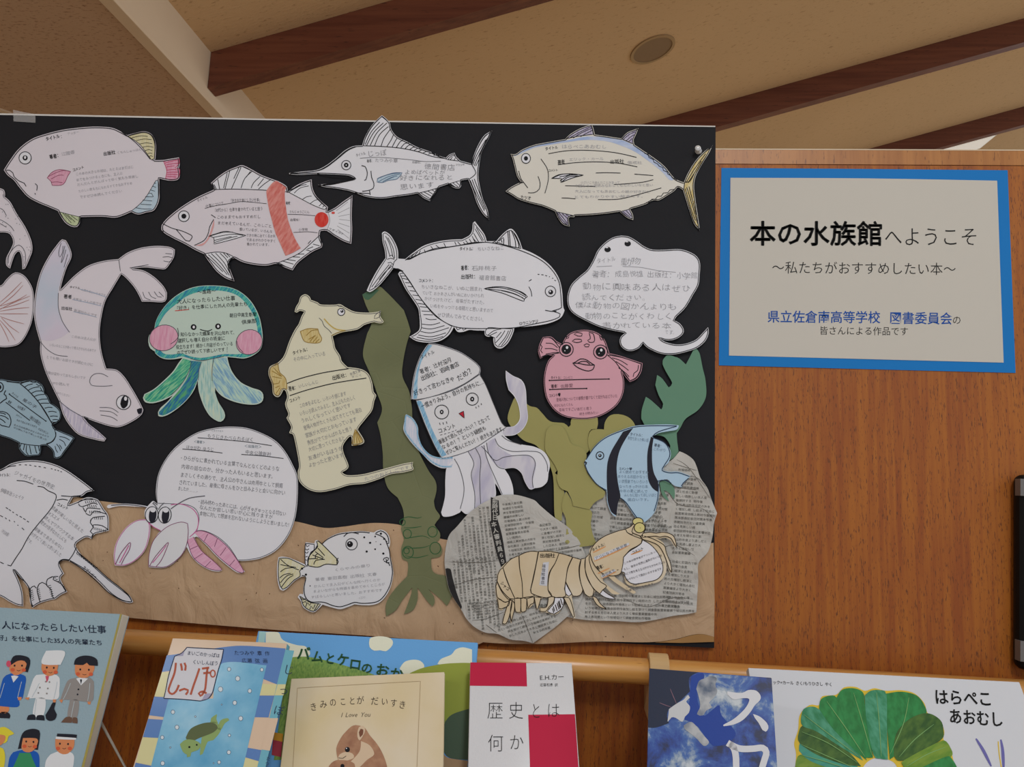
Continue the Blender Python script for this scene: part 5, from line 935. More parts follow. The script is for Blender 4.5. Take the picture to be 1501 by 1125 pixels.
HS = '1020,230! 1035,170 1090,100 1170,45 1260,8 1340,-18 1390,-28! 1410,0 1445,30 1500,60 1560,75! 1560,120 1520,160 1450,200 1400,240 1360,280! 1355,340 1340,420 1320,450 1270,480 1200,488 1130,465 1070,400 1030,320'
seg('head_shield', '1020,225! 1035,170 1090,100 1170,45 1260,8 1340,-18 1388,-25! 1400,5 1440,30 1500,55 1555,75! 1548,115 1500,150 1440,180 1400,220 1365,260! 1358,330 1340,420! 1320,440 1260,455 1180,445 1110,400 1050,320', TAN, 4, 'large tan head shield')
seg('lower_shield', '1560,85! 1640,130 1720,220 1765,330 1765,420 1710,490 1600,520 1480,540 1440,530 1400,500! 1375,450 1372,420 1330,410 1290,395! 1330,390 1345,330 1362,265! 1420,205 1500,155 1548,118', WHITE, 3, 'white lower shield covered in writing')
seg('neck', '1385,-28! 1440,-55 1462,-80 1470,-110! 1490,-60 1470,-10 1450,30! 1400,5', TAN, 5); seg('antenna', '1560,15! 1640,5 1700,15 1760,5 1830,15 1880,45 1905,110 1912,165! 1885,120 1850,65 1790,45 1740,55 1700,45 1620,50 1555,55', TAN, 5); seg('antenna', '1530,30! 1600,50 1660,70 1740,110 1790,150 1805,215 1850,330 1860,420! 1838,390 1800,280 1765,200 1720,140 1650,105 1560,75', TAN, 4)
seg('snout', '1470,-60! 1500,-40 1560,-50 1588,-60 1590,-20 1570,10 1545,45! 1490,25 1450,0', TAN, 6)
E1 = paper('pale_yellow_eye', '#d8cf8c', .03)
o = fill('eye', ell(1512, -105, 55, 40, 0), E1, 7, 0, 'yellow stalked eye'); ink('eye_rim', [], BRI, 1.2, 8, o, outlines=[ell(1512, -105, 55, 40)])
o = fill('eye', ell(1530, -42, 56, 52, 0), E1, 9, 0, 'yellow stalked eye'); ink('eye_rim', [], BRI, 1.2, 10, o, outlines=[ell(1530, -42, 56, 52)]); fill('pupil', ell(1535, -40, 4, 4), BRI, 10, 0, parent=o)
fill('glued_label', '535,318! 595,310! 575,560! 495,550!', paper('label_white', '#d3d6de'), 5, 0, 'white strip with small writing'); fill('glued_label', '1055,262! 1415,112! 1425,135! 1070,295!', paper('label_white', ''), 6, 0); fill('glued_label', '1130,452! 1270,385! 1285,405! 1145,475!', paper('label_white', ''), 6, 0)
ink('highlighter', ['1050,215 1180,150', '1060,305 1300,200 1430,135', '1100,430 1220,375', '1140,480 1290,410', '1440,235 1560,190'], flat('orange_marker', '#d9a06c', .8), 2.2, 5, taper=True)
text('bold_writing', [('出版社', 500, 262, 662, 262, 46), ('タイトル：', 1045, 205, 1195, 130, 40), ('著者：', 1095, 395, 1180, 355, 46), ('コメント', 1455, 228, 1575, 178, 34), ('シャコ', 92, 530, 172, 612, 42)], INK, .012, .5, 7)
text('pencil_writing', [('福音館書店', 545, 330, 530, 545, 40)], LEAD, 0, .5, 7, vertical=True)
text('pencil_writing', [('アリになった数学者', 1075, 290, 1405, 145, 34), ('森田真生', 1150, 468, 1280, 405, 36), ('この本は数学者がアリになって', 1370, 335, 1720, 205, 24), ('もし、数学の世界に道具がないとき', 1370, 400, 1765, 252, 28), ('アリはどう数を考えるのかがえがかれている', 1325, 465, 1795, 320, 28), ('とてもかわいくて面白いおすすめです', 1350, 520, 1760, 390, 28), ('この本の絵は', 1385, 590, 1530, 540, 22), ('四季を感じられます。', 1390, 625, 1710, 535, 28)], LEAD, 0, .5, 7)

# clear tape at the top left and tape scraps
crop(0, 0, 1); C.h = lambda x, y: 0
m, nt, b = nodes('clear_tape'); b.inputs['Base Color'].default_value = (.95, .95, .96, 1); b.inputs['Alpha'].default_value = .16; b.inputs['Roughness'].default_value = .2; TAPE = m
tp = cutout('clear_tape', '19,161! 33,164! 52,167.5! 52,180! 20,178!', TAPE, .0070, 'small piece of clear tape over the board top near the left corner', 'tape', amp=.0008, grid=6, th=.0001)
# ---------------------------------------------------------------- welcome sign
C.S = PANEL; crop(1040, 230, 3.256)
sg = cutout('welcome_sign', '57,53! 740,58 1423,64! 1442,550 1461,1032! 750,1014 45,996! 50,520', paper('bright_blue_card', '#1478c4', .03, .6, .1), .0004, 'welcome sign: white printed sheet on bright blue card, right of the black board', 'sign', seed=20, amp=.0002, grid=40)
C.h = lambda x, y: .0003
fill('printed_sheet', '100,100! 740,103 1373,114! 1388,550 1404,983! 750,966 93,949! 97,520', paper('sign_white_paper', '#c9c5bc', .01, .8, .1), 3, 30, label='white printed sheet')
SB = flat('print_black', '#1c1c1c', .7)
text('title_bold', [('本の水族館', 190, 412, 830, 414, 124)], SB, .030, 0, 5); text('title_thin', [('へようこそ', 832, 418, 1285, 418, 98)], SB, -.008, 0, 5)
text('subtitle', [('〜私たちがおすすめしたい本〜', 296, 552, 1178, 560, 64)], SB, -.006, 0, 5)
text('school_name', [('県立佐倉南高等学校', 276, 786, 816, 790, 62), ('図書委員会', 858, 792, 1160, 796, 62)], flat('print_blue', '#1b4fa3', .7), .008, 0, 5); text('school_suffix', [('の', 1158, 796, 1202, 797, 46)], SB, -.004, 0, 5); text('credit_line', [('皆さんによる作品です', 524, 846, 950, 850, 44)], SB, -.004, 0, 5)

# ---------------------------------------------------------------- books on wire stands
WIRE = flat('cream_coated_wire', '#cfc8b8', .35); PAGE = paper('book_pages', '#d6cfbf', .05, .8, 0)
def book(name, label, yaw_e, tilt, TL, width, height, thick, cover, spine, side='R', gloss=.3, group='picture books and paperbacks standing on the shelf', stand=True, back=None):
    """TL: camera-relative top left corner; e: unit vector along the top edge; the cover leans back by tilt."""
    e = Vector(yaw_e).normalized(); t = math.radians(tilt[0]); yw = math.radians(tilt[1])
    n = Vector((math.sin(yw)*math.cos(t), -math.cos(yw)*math.cos(t), math.sin(t))); n = (n - e*n.dot(e)).normalized()
    u = n.cross(e) if n.cross(e).z > 0 else e.cross(n)
    P = CAM + Vector(TL); Q = lambda a, b_, c: P + e*a - u*b_ - n*c       # a right, b down the cover, c into the book
    bot = Q(width/2, height or .2, thick/2)
    root = empty(name, bot, label, 'book', group)
    def slab(nm, a0, a1, b0, b1, c0, c1, mat, bev=.0008):
        V = [Q(a, b_, c) for c in (c0, c1) for b_ in (b0, b1) for a in (a0, a1)]
        o = mesh_obj(nm, V, boxv(0, 1, 0, 1, 0, 1)[1], mat, root)
        md = o.modifiers.new('bevel', 'BEVEL'); md.width = bev; md.segments = 2; return o
    if height is None: height = (Q(width if e.z < 0 else 0, 0, thick).z - SHZ - .0005)/u.z
    cv = .0022; ins = .003
    slab('front_cover', 0, width, 0, height, 0, cv, cover, .0007); slab('back_cover', 0, width, 0, height, thick-cv, thick, cover, .0007)
    if side == 'R': slab('spine', width-cv, width+.0002, .0002, height-.0002, cv, thick-cv, spine); pg = (ins, width-cv)
    else: slab('spine', -.0002, cv, .0002, height-.0002, cv, thick-cv, spine); pg = (cv, width-ins)
    slab('page_block', pg[0], pg[1], ins, height-ins, cv+.0001, thick-cv-.0001, PAGE, .0003)
    C.S = Surf(P, n); C.base = .0001; C.h = lambda x, y: 0; C.root = root
    if not stand: return root, Q
    # wire stand under and behind it
    st = empty('wire_book_stand', Q(width/2, height, thick), 'cream wire stand holding up the ' + STANDLAB[name], 'book stand', 'wire book stands')
    low = Q(0, height, 0).z; zf = SHZ+.0022
    def zto(p, z): p = Vector(p); p.z = z; return p
    a0, a1 = width*.20, width*.82; lip = .016; r = .0019
    A = [Q(a0, height-.02, -.004), Q(a0, height+.0022, -.004), Q(a0, height+.0022, thick+.0025), Q(a0, height*.32, thick+.0025), Q(a1, height*.32, thick+.0025), Q(a1, height+.0022, thick+.0025), Q(a1, height+.0022, -.004), Q(a1, height-.02, -.004)]
    tube('cradle_wire', A, r, WIRE, st, 8)
    for a in (a0, a1):
        f0 = Q(a, height+.0022, thick*.5); f1 = Vector((f0.x, f0.y, zf)); bk = Q(a, height*.45, thick+.0025+.0035); bb = Vector((bk.x, -.024 if back is None else bk.y+back, zf))
        tube('leg_wire', [f0-Vector((0, 0, .0035)), f1, bb, bk], r, WIRE, st, 8)
    p0 = Q(a0, height*.45, thick); p1 = Q(a1, height*.45, thick)
    yb = [Vector((q.x, -.024 if back is None else Q(a, height*.45, thick+.006).y+back, zf+.004)) for q, a in ((p0, a0), (p1, a1))]
    tube('base_wire', yb, r, WIRE, st, 8)
    C.S = Surf(P, n); C.base = .0001; C.h = lambda x, y: 0; C.root = root
    return root, Q
STANDLAB = {}
def gl(m, r=.3, coat=.5):
    b = m.node_tree.nodes['Principled BSDF']; b.inputs['Coat Weight'].default_value = coat; b.inputs['Coat Roughness'].default_value = min(r, .16); b.inputs['Roughness'].default_value = .55; return m
def foils(name, c, **k): return gl(paper(name, c, .02, .5, k.pop('bump', .12)*1.5, .3, 14, 420.0, .0006), .14, .25)

# A: occupations book, far left
B1 = 'careers_book'; STANDLAB[B1] = 'pale blue careers book'
s = .93/5.258*1.0
cov = foils('dusty_blue_cover', '#94adb8', bump=.3)
root, Q = book(B1, 'pale blue book with small figures of workers on its cover, far left', (1.0, .029, -.005), (17.2, 1.7), tuple(v*.184*.93/(5.258*.184) for v in (-4.133, 5.258, -1.013)), .1769, .212, .020, cov, PAGE, 'R')
crop(0, 880, 4.592)
fill('cover_stripe', '808,94! 821,95! 562,1140! 545,1140!', flat('olive_gold_edge', '#a79a52', .5), 1, 0)
NV = flat('navy_print', '#2b3650', .6)
def lean(x, y): return x - (y-100)*.25
text('title_print', [('人になったらしたい仕事', 8, 190, 715, 222, 58), ('好」を仕事にした35人の先輩たち', -20, 268, 690, 304, 40)], NV, .012, 0, 3, slant=-.12)
SKIN = flat('figure_skin', '#d68a5c', .6); BLHR = flat('figure_black', '#20222c', .6); WH = flat('figure_white', '#dfe3e6', .6); BLU2 = flat('figure_blue', '#1c5bb5', .6); GRY = flat('figure_grey', '#938f8c', .6); BRN = flat('figure_brown', '#6d5446', .6); YLW = flat('figure_yellow', '#dfd23c', .6); GRNF = flat('figure_green', '#3a9160', .6); ROSE = flat('figure_rose', '#d0526a', .6)
def f(nm, s, mt, l=2): return fill(nm, s, mt, l, 0)
# flight attendant
f('figure_body', '45,505! 90,492 140,500 172,515 175,545! 165,600 150,665 125,665! 120,720 -30,712! 0,600 20,530', BLU2); f('figure_legs', '-10,715! 60,720 50,760 0,760', SKIN); f('figure_shoes', '-20,795! -5,758 50,755 70,780 65,798!', BLHR)
f('figure_head', '70,430! 130,405 175,420 178,455 150,490 105,508 70,485 62,455', SKIN, 3); f('figure_hair', '65,430! 90,380 140,372 195,390 203,430 186,488! 165,480 180,430 165,410 120,410 70,440', BLHR, 4); fill('figure_flower', ell(58, 430, 16, 22), ROSE, 5, 0); f('figure_collar', '75,512! 95,508 125,515! 90,556!', WH, 4); f('figure_hand', '118,655! 148,655 140,675 122,675', SKIN, 3)
# chef
f('figure_hat', '310,342! 435,347 408,437! 282,428', WH, 5); f('figure_head', '282,430! 392,437! 385,475 360,505 320,512 290,490 278,460', SKIN, 4); f('figure_body', '245,505! 310,500 380,505 402,530! 400,600 380,670 235,660! 180,665! 200,600 225,530', WH, 2); f('figure_tie', '305,512! 330,512 325,535 315,556!', ROSE, 5)
f('figure_legs', '240,660! 305,668 290,780 222,775', WH); f('figure_shoes', '180,808! 190,778 235,772 240,808!', BLHR, 3); f('figure_shoes', '243,808! 250,778 295,778 300,812!', BLHR, 3); f('figure_pan', '305,775! 330,735 355,690 375,690 365,735 382,770 370,805 335,815 310,800', BLHR, 4); f('figure_hand', '165,660! 200,655 190,675', SKIN, 3); f('figure_hand', '355,670! 378,670 374,690 358,690', SKIN, 5)
# suit
f('figure_body', '480,530! 540,520 600,520 632,550! 632,620 615,685 500,675 440,672! 405,675! 430,600 455,545', GRY, 2); f('figure_legs', '470,675! 530,680 515,795 455,790', GRY, 2); f('figure_shoes', '410,825! 445,788 485,792 482,828!', BRN, 3); f('figure_shoes', '486,828! 490,792 520,795 522,832!', BRN, 3)
f('figure_head', '505,430! 590,425 635,445 625,490 590,520 545,525 508,500', SKIN, 4); f('figure_hair', '497,435! 510,395 560,375 620,380 655,405 658,443! 600,440 585,422 560,438', BLHR, 5); f('figure_collar', '512,530! 540,522 592,530! 545,575!', WH, 4); f('figure_tie', '538,535! 552,535 545,570!', BLHR, 5); f('figure_hand', '398,672! 425,672 415,695', SKIN, 3); f('figure_hand', '588,685! 612,685 608,705 592,702', SKIN, 3)
# second row
f('figure_hair', '-20,870! 30,855 95,900 60,915 40,960 -20,960', YLW, 4); f('figure_body', '-20,990! 20,1000 35,1060 20,1140 -20,1140', YLW, 3); f('figure_head', '-20,905! 35,915 25,960 -20,985', SKIN, 5)
f('figure_body', '90,1025! 150,1010 225,1015 262,1045 265,1140! 50,1140! 65,1060', BLU2, 2); f('figure_apron', '130,1030! 205,1030! 220,1070 250,1140! 80,1140! 110,1080', GRNF, 3); f('figure_hair', '120,1005! 150,900 200,870 250,872 270,900 255,1010! 215,1005 150,1000', BLHR, 3); f('figure_head', '155,930! 250,935 245,985 215,1020 175,1025 145,1000', SKIN, 4)
f('figure_body', '340,1040! 400,1018 460,1020 498,1050 490,1140! 300,1140! 310,1080', WH, 2); f('figure_cap', '385,900! 518,908 515,932! 380,925', BLHR, 4); f('figure_band', '376,920! 514,930 510,942! 374,936', WH, 5); f('figure_head', '372,935! 502,940! 495,995 455,1035 410,1035 375,1000', SKIN, 3)
for x, y in ((98, 442), (148, 442), (315, 455), (362, 457), (540, 468), (598, 470), (176, 953), (225, 956), (403, 968), (458, 970)): fill('figure_eye', ell(x, y, 6, 7), BLHR, 6, 0)
for x, y in ((85, 470), (160, 472), (302, 485), (375, 487), (525, 498), (612, 500), (165, 985), (235, 988), (390, 1000), (470, 1000)): fill('figure_cheek', ell(x, y, 14, 12), flat('figure_cheek_red', '#d2603f', .6), 5, 0)
ink('figure_smiles', ['112,472 125,478 138,472', '325,486 340,492 352,486', '555,500 568,505 582,500', '188,985 200,990 212,985', '420,998 432,1003 444,998'], BLHR, .6, 6); fill('figure_buttons', ell(528, 602, 6, 6), BLHR, 4, 0); fill('figure_buttons', ell(522, 636, 6, 6), BLHR, 4, 0)
for x, y in ((308, 550), (333, 553), (268, 590), (322, 596), (258, 626), (315, 630)): fill('figure_buttons', ell(x, y, 6, 6), GRY, 4, 0)
ink('figure_arm_lines', ['145,550 130,610 118,660', '265,560 240,610 215,655', '385,550 375,610 362,665', '475,560 450,620 425,670', '605,560 600,620 590,680', '245,668 232,775', '500,682 478,790', '30,560 15,610 0,660'], paper('cover_line', '#b9c6cc'), .8, 4)

# B: picture book with striped border and bubbles
B2 = 'striped_border_book'; STANDLAB[B2] = 'striped bubble-covered book'
m, nt, b = nodes('watery_blue_print'); n = N(nt, 'ShaderNodeTexNoise', Scale=22.0, Detail=5.0); nt.links.new(mapping(nt), n.inputs['Vector'])
nt.links.new(ramp(nt, n.outputs[0], [(.3, '#4f9fc9'), (.5, '#74b6d6'), (.72, '#9ccbe0')]), b.inputs['Base Color']); gl(m, .25, .5)
PCH = foils('peach_stripe', '#d9c0a6'); ROY = foils('royal_blue_stripe', '#5a82bd'); YLS = foils('pale_yellow_stripe', '#d6d19c'); TQ = foils('turquoise_spine', '#6fb2c4')
sB = .93/6.451
root, Q = book(B2, 'picture book with striped border, bubbles and a turtle, its title on a white scroll', (1, .014, .007), (26.9, .6), tuple(v*sB for v in (-3.347, 6.451, -1.418)), .1446, .20, .015, PCH, TQ, 'R', back=.012)
crop(190, 910, 5.232)
fill('cover_stripe', '285,268! 340,262! 720,205 900,195 1195,215! 1195,230 1130,490! 700,350 250,395! 248,395!', ROY, 1, 0); fill('cover_stripe', '248,396! 320,396! 310,590! 190,583!', YLS, 1, 0); fill('cover_stripe', '188,585! 320,592! 290,745! 150,728!', ROY, 1, 0)
fill('cover_stripe', '142,755! 290,765! 250,905! 102,895!', ROY, 1, 0); fill('cover_stripe', '100,897! 230,902! 190,1118! 48,1090!', YLS, 1, 0); fill('cover_stripe', '46,1092! 190,1120! 180,1140! 32,1140!', ROY, 1, 0)
fill('cover_stripe', '1010,485! 1130,490! 1110,575! 985,575!', YLS, 1, 0); fill('cover_stripe', '985,577! 1110,577! 1065,745! 940,742!', ROY, 1, 0); fill('cover_stripe', '895,975! 1010,995! 990,1080! 870,1045!', ROY, 1, 0); fill('cover_stripe', '870,1047! 990,1082! 975,1140! 850,1140!', YLS, 1, 0)
fill('spine_fold', '1195,225! 1262,232! 1200,480 1075,985 1040,1140! 975,1140! 1010,1000! 1075,730 1135,470', TQ, 2, 0)
fill('spine_fold', '1135,490! 1198,490! 1180,575! 1112,575!', YLS, 3, 0); fill('spine_fold', '1070,750! 1140,750! 1075,1000! 1010,990!', PCH, 3, 0)
fill('water_picture', '300,600! 640,600! 700,335 1050,345! 960,740 800,1430! 85,1430! 220,900', MATS['watery_blue_print'], 2, 0)
fill('title_scroll', '345,275! 400,250 440,207! 580,215 720,222! 705,300 680,380 650,500 632,560 600,600 540,618! 400,605 262,598! 280,520 300,420', flat('scroll_paper', '#d6d7de', .6), 4, 0, 'white title scroll'); ink('scroll_line', [], NV, 1.3, 5, outlines=[C.last]); fill('scroll_curl', '345,275! 400,250 440,207! 425,225 410,272!', flat('scroll_shade', '#a8a6c0', .6), 5, 0); fill('scroll_curl', '540,618! 560,600 580,565 628,560! 600,600', flat('scroll_shade', ''), 5, 0)
BRK = flat('brick_red_title', '#b5614b', .6)
ink('title_brush', ['355,325 345,400 315,480 298,540 325,565 355,545 378,495', '392,330 398,355 402,385', '420,325 430,350 425,385', '380,540 420,525 448,535 445,550 430,570', '535,368 515,430 490,500 468,570', '555,370 610,362', '565,405 620,400', '598,365 590,420 585,480 575,540 545,580 530,560 560,545 590,560'], BRK, 3.0, 6); ink('title_ring', [], BRK, 2.0, 6, outlines=[ell(638, 408, 18, 26)])
text('scroll_text', [('まいごのかっぱは', 440, 262, 690, 285, 36), ('くいしんぼう', 480, 332, 680, 345, 38)], NV, .004, .4, 6); text('author_print', [('たつみや 章 作', 800, 262, 1075, 268, 38), ('広瀬 弦 画', 858, 322, 1060, 325, 38)], NV, .004, 0, 3, slant=-.1)
text('spine_title', [('じっぽ', 1238, 300, 1128, 770, 84)], NV, -.004, 0, 4, vertical=True); text('spine_title', [('たつ', 1068, 1040, 1050, 1120, 34)], NV, -.004, 0, 4, vertical=True)
BUB = flat('bubble_white', '#d5e0e6', .5)
for x, y, r in ((763, 375, 15), (1014, 378, 14), (829, 446, 19), (697, 528, 20), (921, 541, 16), (806, 632, 17), (852, 752, 18), (332, 703, 16), (363, 820, 17), (250, 898, 15), (765, 882, 11), (761, 1012, 16), (686, 1088, 14), (253, 1096, 17), (504, 738, 7), (706, 646, 5), (312, 975, 6), (644, 1095, 5)):
    o = fill('bubble', ell(x, y, r*.9, r), BUB, 3, 0); ink('bubble_rim', [], flat('bubble_rim', '#41587a', .6), .6, 4, o, outlines=[ell(x, y, r*.9, r)])
TG = flat('turtle_green', '#8ea86a', .6); TS = flat('turtle_shell', '#5f6a48', .6); 
f('turtle_flipper', '620,780! 625,750 670,720 665,755 680,790!', TG, 3); f('turtle_flipper', '670,830! 700,765 755,750 765,765 730,790 700,840', TG, 3); f('turtle_body', '560,850! 600,790 660,780 700,840 640,920 600,930 560,1025 540,1035 545,960', TG, 3); f('turtle_shell', '430,900! 470,830 560,790 640,785 675,820 640,860 540,900 460,935', TS, 4)
f('turtle_head', '385,950! 430,915 500,920 545,950 530,990 480,1010 445,1030 410,1010', TG, 5); fill('turtle_eye', ell(458, 972, 8, 8), INK, 7, 0); fill('turtle_eye', ell(515, 955, 7, 7), INK, 7, 0); f('turtle_flipper', '440,1010! 470,1010 465,1045 440,1050', TG, 4)

# C: landscape picture book (behind the squirrel book)
B3 = 'landscape_picture_book'; STANDLAB[B3] = 'wide landscape picture book'
SKY = foils('sky_blue_print', '#66a8e2'); sC = .992/3.521
m, nt, b = nodes('meadow_green_print'); n = N(nt, 'ShaderNodeTexNoise', Scale=1.0, Detail=4.0); nt.links.new(mapping(nt, (500, 500, 60)), n.inputs['Vector'])
nt.links.new(ramp(nt, n.outputs[0], [(.35, '#5f8a3a'), (.65, '#86a64c')]), b.inputs['Base Color']); gl(m, .3, .4)
root, Q = book(B3, 'wide picture book with blue sky, clouds and green hills, behind the cream book', (.998, .055, -.009), (24.5, 3.4), tuple(v*sC for v in (-1.418, 3.521, -.72)), .291*.992, .222, .013, SKY, SKY, 'L')
crop(380, 910, 4.69)
CLD = foils('cream_cloud', '#e4e6d0')
f('spine_fold', '0,75! 45,78! 20,300 -20,600! -60,600!', foils('pale_aqua_edge', '#a3cfd0'), 1)
for s in ('45,80! 130,82 150,120 180,145 260,170 320,180 350,230 300,260 200,250 60,200', '755,150! 760,125 790,112 850,110 905,125 920,155 905,185 870,212 830,205 790,208 760,185', '965,330! 1000,285 1060,270 1110,280 1135,320 1080,360 1000,370', '1225,300! 1250,265 1320,235 1350,200 1400,185 1463,200! 1463,310! 1300,310'): fill('cloud', s, CLD, 2, 0)
fill('near_hill', '200,255! 330,250 480,280 620,320 780,370 950,450 1150,600 1300,700! 1250,960! 100,960! 150,600', MATS['meadow_green_print'], 3, 0); fill('far_hill', '1040,360! 1130,325 1260,300 1380,292 1463,293! 1450,620! 1300,760 1180,640 1000,430', flat('far_hill_green', '#94a03e', .5), 3, 0)
TRD = foils('dark_tree_green', '#3c5540'); TRM = foils('mid_tree_green', '#54703c')
fill('round_tree', '1262,740! 1290,680 1340,640 1452,605! 1435,960! 1300,940 1255,860 1250,790', TRD, 5, 0); fill('round_tree', '1150,720! 1200,715 1260,740 1280,800 1280,870 1240,915 1180,925 1140,910', TRM, 4, 0); fill('sand_path', '1150,925! 1250,910 1300,945 1434,965! 1430,1010! 1140,1010!', foils('tan_ground', '#a98a66'), 4, 0)
fill('quilt_patch', '95,820! 160,835! 150,940! 85,925!', flat('quilt_red', '#a83a4a', .6), 5, 0); fill('quilt_patch', '105,770! 165,780! 160,835! 95,822!', flat('quilt_orange', '#c9922f', .6), 5, 0)
GT = flat('leaf_green_title', '#2d5a38', .5)
text('title_letters', [('バ', 255, 262, 350, 268, 100), ('ム', 355, 280, 440, 285, 90), ('と', 448, 290, 520, 298, 84), ('ケ', 530, 300, 615, 310, 92), ('ロ', 612, 328, 700, 340, 88), ('の', 695, 352, 778, 362, 80), ('お', 795, 368, 890, 380, 90), ('か', 895, 392, 990, 402, 84)], GT, .038, 0, 6); text('title_letters', [('の', 1150, 600, 1245, 600, 110)], GT, .025, 0, 6)

# D: squirrel book
B4 = 'squirrel_book'; STANDLAB[B4] = 'cream squirrel book'
m, nt, b = nodes('aged_cream_print'); n = N(nt, 'ShaderNodeTexNoise', Scale=9.0, Detail=5.0); nt.links.new(mapping(nt), n.inputs['Vector'])
nt.links.new(ramp(nt, n.outputs[0], [(.3, '#d6c498'), (.5, '#dccdae'), (.7, '#dfd5c0')]), b.inputs['Base Color']); gl(m, .25, .6); sD = .950/5.459
root, Q = book(B4, 'cream book with a brown squirrel on its cover, leaning in front of the landscape book', (.994, .081, .079), (27.5, 2.3), tuple(v*sD for v in (-1.928, 5.459, -1.432)), .1900, None, .009, MATS['aged_cream_print'], MATS['aged_cream_print'], 'L', stand=False)
ink('cover_frame', ['205,1480! 262,465! 700,440 1108,418! 1065,1480! 205,1480!'], flat('frame_brown', '#a68f6c', .6), .6, 2)
text('title_print', [('き', 352, 622, 402, 612, 62), ('み', 416, 602, 470, 596, 62), ('の', 485, 590, 535, 582, 62), ('こ', 555, 582, 600, 578, 58), ('と', 615, 576, 662, 576, 62), ('が', 668, 572, 722, 572, 62), ('だ', 765, 578, 822, 578, 64), ('い', 835, 578, 885, 582, 60), ('す', 900, 590, 948, 592, 62), ('き', 955, 600, 1008, 606, 62)], flat('dark_brown_print', '#3c2f28', .6), -.004, 0, 2)
text('subtitle_print', [('I Love You', 565, 665, 768, 662, 44)], flat('dark_brown_print', ''), -.008, 0, 2, slant=.35)
m, nt, b = nodes('squirrel_fur_print'); n = N(nt, 'ShaderNodeTexNoise', Scale=60.0, Detail=4.0); nt.links.new(mapping(nt), n.inputs['Vector']); nt.links.new(ramp(nt, n.outputs[0], [(.35, '#96664a'), (.65, '#b98d6a')]), b.inputs['Base Color']); gl(m)
FUR = m; FL = foils('pale_fur', '#d6bea0')
fill('squirrel_body', '540,960! 530,880 560,810 600,760 650,722 720,735 760,790 810,850 850,920 880,1010 900,1150 860,1270 740,1310 580,1300 480,1240 460,1120 480,1010 510,970', FUR, 2, 0); fill('squirrel_chest', '700,830! 760,860 790,920 740,960 690,1010 640,1050 600,1000 640,960 690,900', FL, 3, 0)
fill('squirrel_muzzle', '540,955! 550,925 590,905 640,915 650,945 600,965 560,965', FL, 3, 0); fill('squirrel_ear', '645,730! 665,718 675,740 665,760', FUR, 4, 0); fill('squirrel_ear', '675,770! 685,735 715,725 728,755 715,790 690,825 675,800', FL, 4, 0); fill('squirrel_ear_inner', '685,770! 698,745 715,750 712,785 694,805', flat('ear_brown', '#7a4f3c', .6), 5, 0)
fill('squirrel_eye', ell(606, 888, 17, 18), INK, 5, 0); fill('squirrel_glint', ell(600, 880, 4, 4), WHITE, 6, 0); ink('squirrel_mouth', ['545,945 575,948 598,932'], BRI, .8, 5); fill('squirrel_head_small', '480,1000! 510,970 570,960 640,975 660,1010 650,1120 600,1200 520,1200 470,1120', FUR, 4, 0); fill('squirrel_eye', ell(572, 1002, 14, 15), INK, 5, 0)

# E: white and red paperback
B5 = 'red_white_paperback'; STANDLAB[B5] = 'white and red paperback'
PW = foils('glossy_white_cover', '#d2d3d6', bump=.35); PR = flat('crimson_print', '#bd1640', .6, .25); sE = .970/7.66
root, Q = book(B5, 'white paperback with crimson blocks at its corners, in the middle of the row', (.991, .133, .019), (35.0, 6.9), tuple(v*sE for v in (-.911, 7.66, -1.753)), .1276, .184, .015, PW, PW, 'L')
crop(660, 930, 5.003)
fill('crimson_block', '148,208! 557,211! 563,384! 143,379!', PR, 1, 0); fill('crimson_block', '572,592! 914,588! 968,1375! 598,1375!', PR, 1, 0)
text('author_print', [('E.H.カー', 655, 337, 838, 330, 46), ('近藤和彦 訳', 658, 382, 790, 382, 26)], SB, -.006, 0, 3)
text('title_print', [('歴', 268, 612, 392, 612, 138), ('史', 425, 612, 540, 612, 138), ('と', 590, 612, 668, 612, 130), ('は', 705, 605, 808, 605, 122), ('何', 272, 852, 394, 852, 138), ('か', 430, 842, 542, 842, 128)], SB, -.016, 0, 3)

# F: blue sky paperback
B6 = 'cloudy_sky_paperback'; STANDLAB[B6] = 'blue cloudy-sky paperback'
m, nt, b = nodes('cloudy_sky_print'); v = mapping(nt); n = N(nt, 'ShaderNodeTexNoise', Scale=26.0, Detail=8.0, Roughness=.62, Distortion=.4); nt.links.new(v, n.inputs['Vector'])
nt.links.new(ramp(nt, n.outputs[0], [(.36, '#14264f'), (.45, '#1f479c'), (.52, '#3c67ac'), (.57, '#8ea2b8'), (.64, '#c4cdd4')]), b.inputs['Base Color']); gl(m, .25, .6); sF = .915/6.841
root, Q = book(B6, 'dark blue paperback with a cloudy sky photo and huge white characters', (.987, -.162, .016), (26.4, -9.7), tuple(v*sF for v in (.746, 6.841, -1.528)), .1345, .182, .017, MATS['cloudy_sky_print'], MATS['cloudy_sky_print'], 'R')
crop(920, 930, 5.361)
DKS = foils('night_blue_print', '#222d45'); CW = foils('cloud_white_print', '#c9ccd0')
fill('dark_sky', '170,270! 555,300! 485,345 490,450! 430,510 380,550 325,590 310,650 325,700! 225,735 160,735!', DKS, 1, 0)
fill('bright_cloud', '325,590! 380,550 440,515 475,478 490,500 460,530 490,570 480,620 450,650 430,690 380,660 345,655 315,690 320,640', CW, 2, 0)
fill('bright_cloud', '540,430! 560,370 600,350 650,330 700,345 690,400 705,450 680,500 640,540 665,575 620,600 590,640 545,630 570,570 560,500', gl(crayon('grey_cloud', '#5d6b80', '#b8bcc0', .6, 60, 60)), 2, 0); fill('bright_cloud', '440,720! 500,690 560,750 600,800 640,850 600,880 540,820 480,770 450,750', MATS['grey_cloud'], 2, 0)
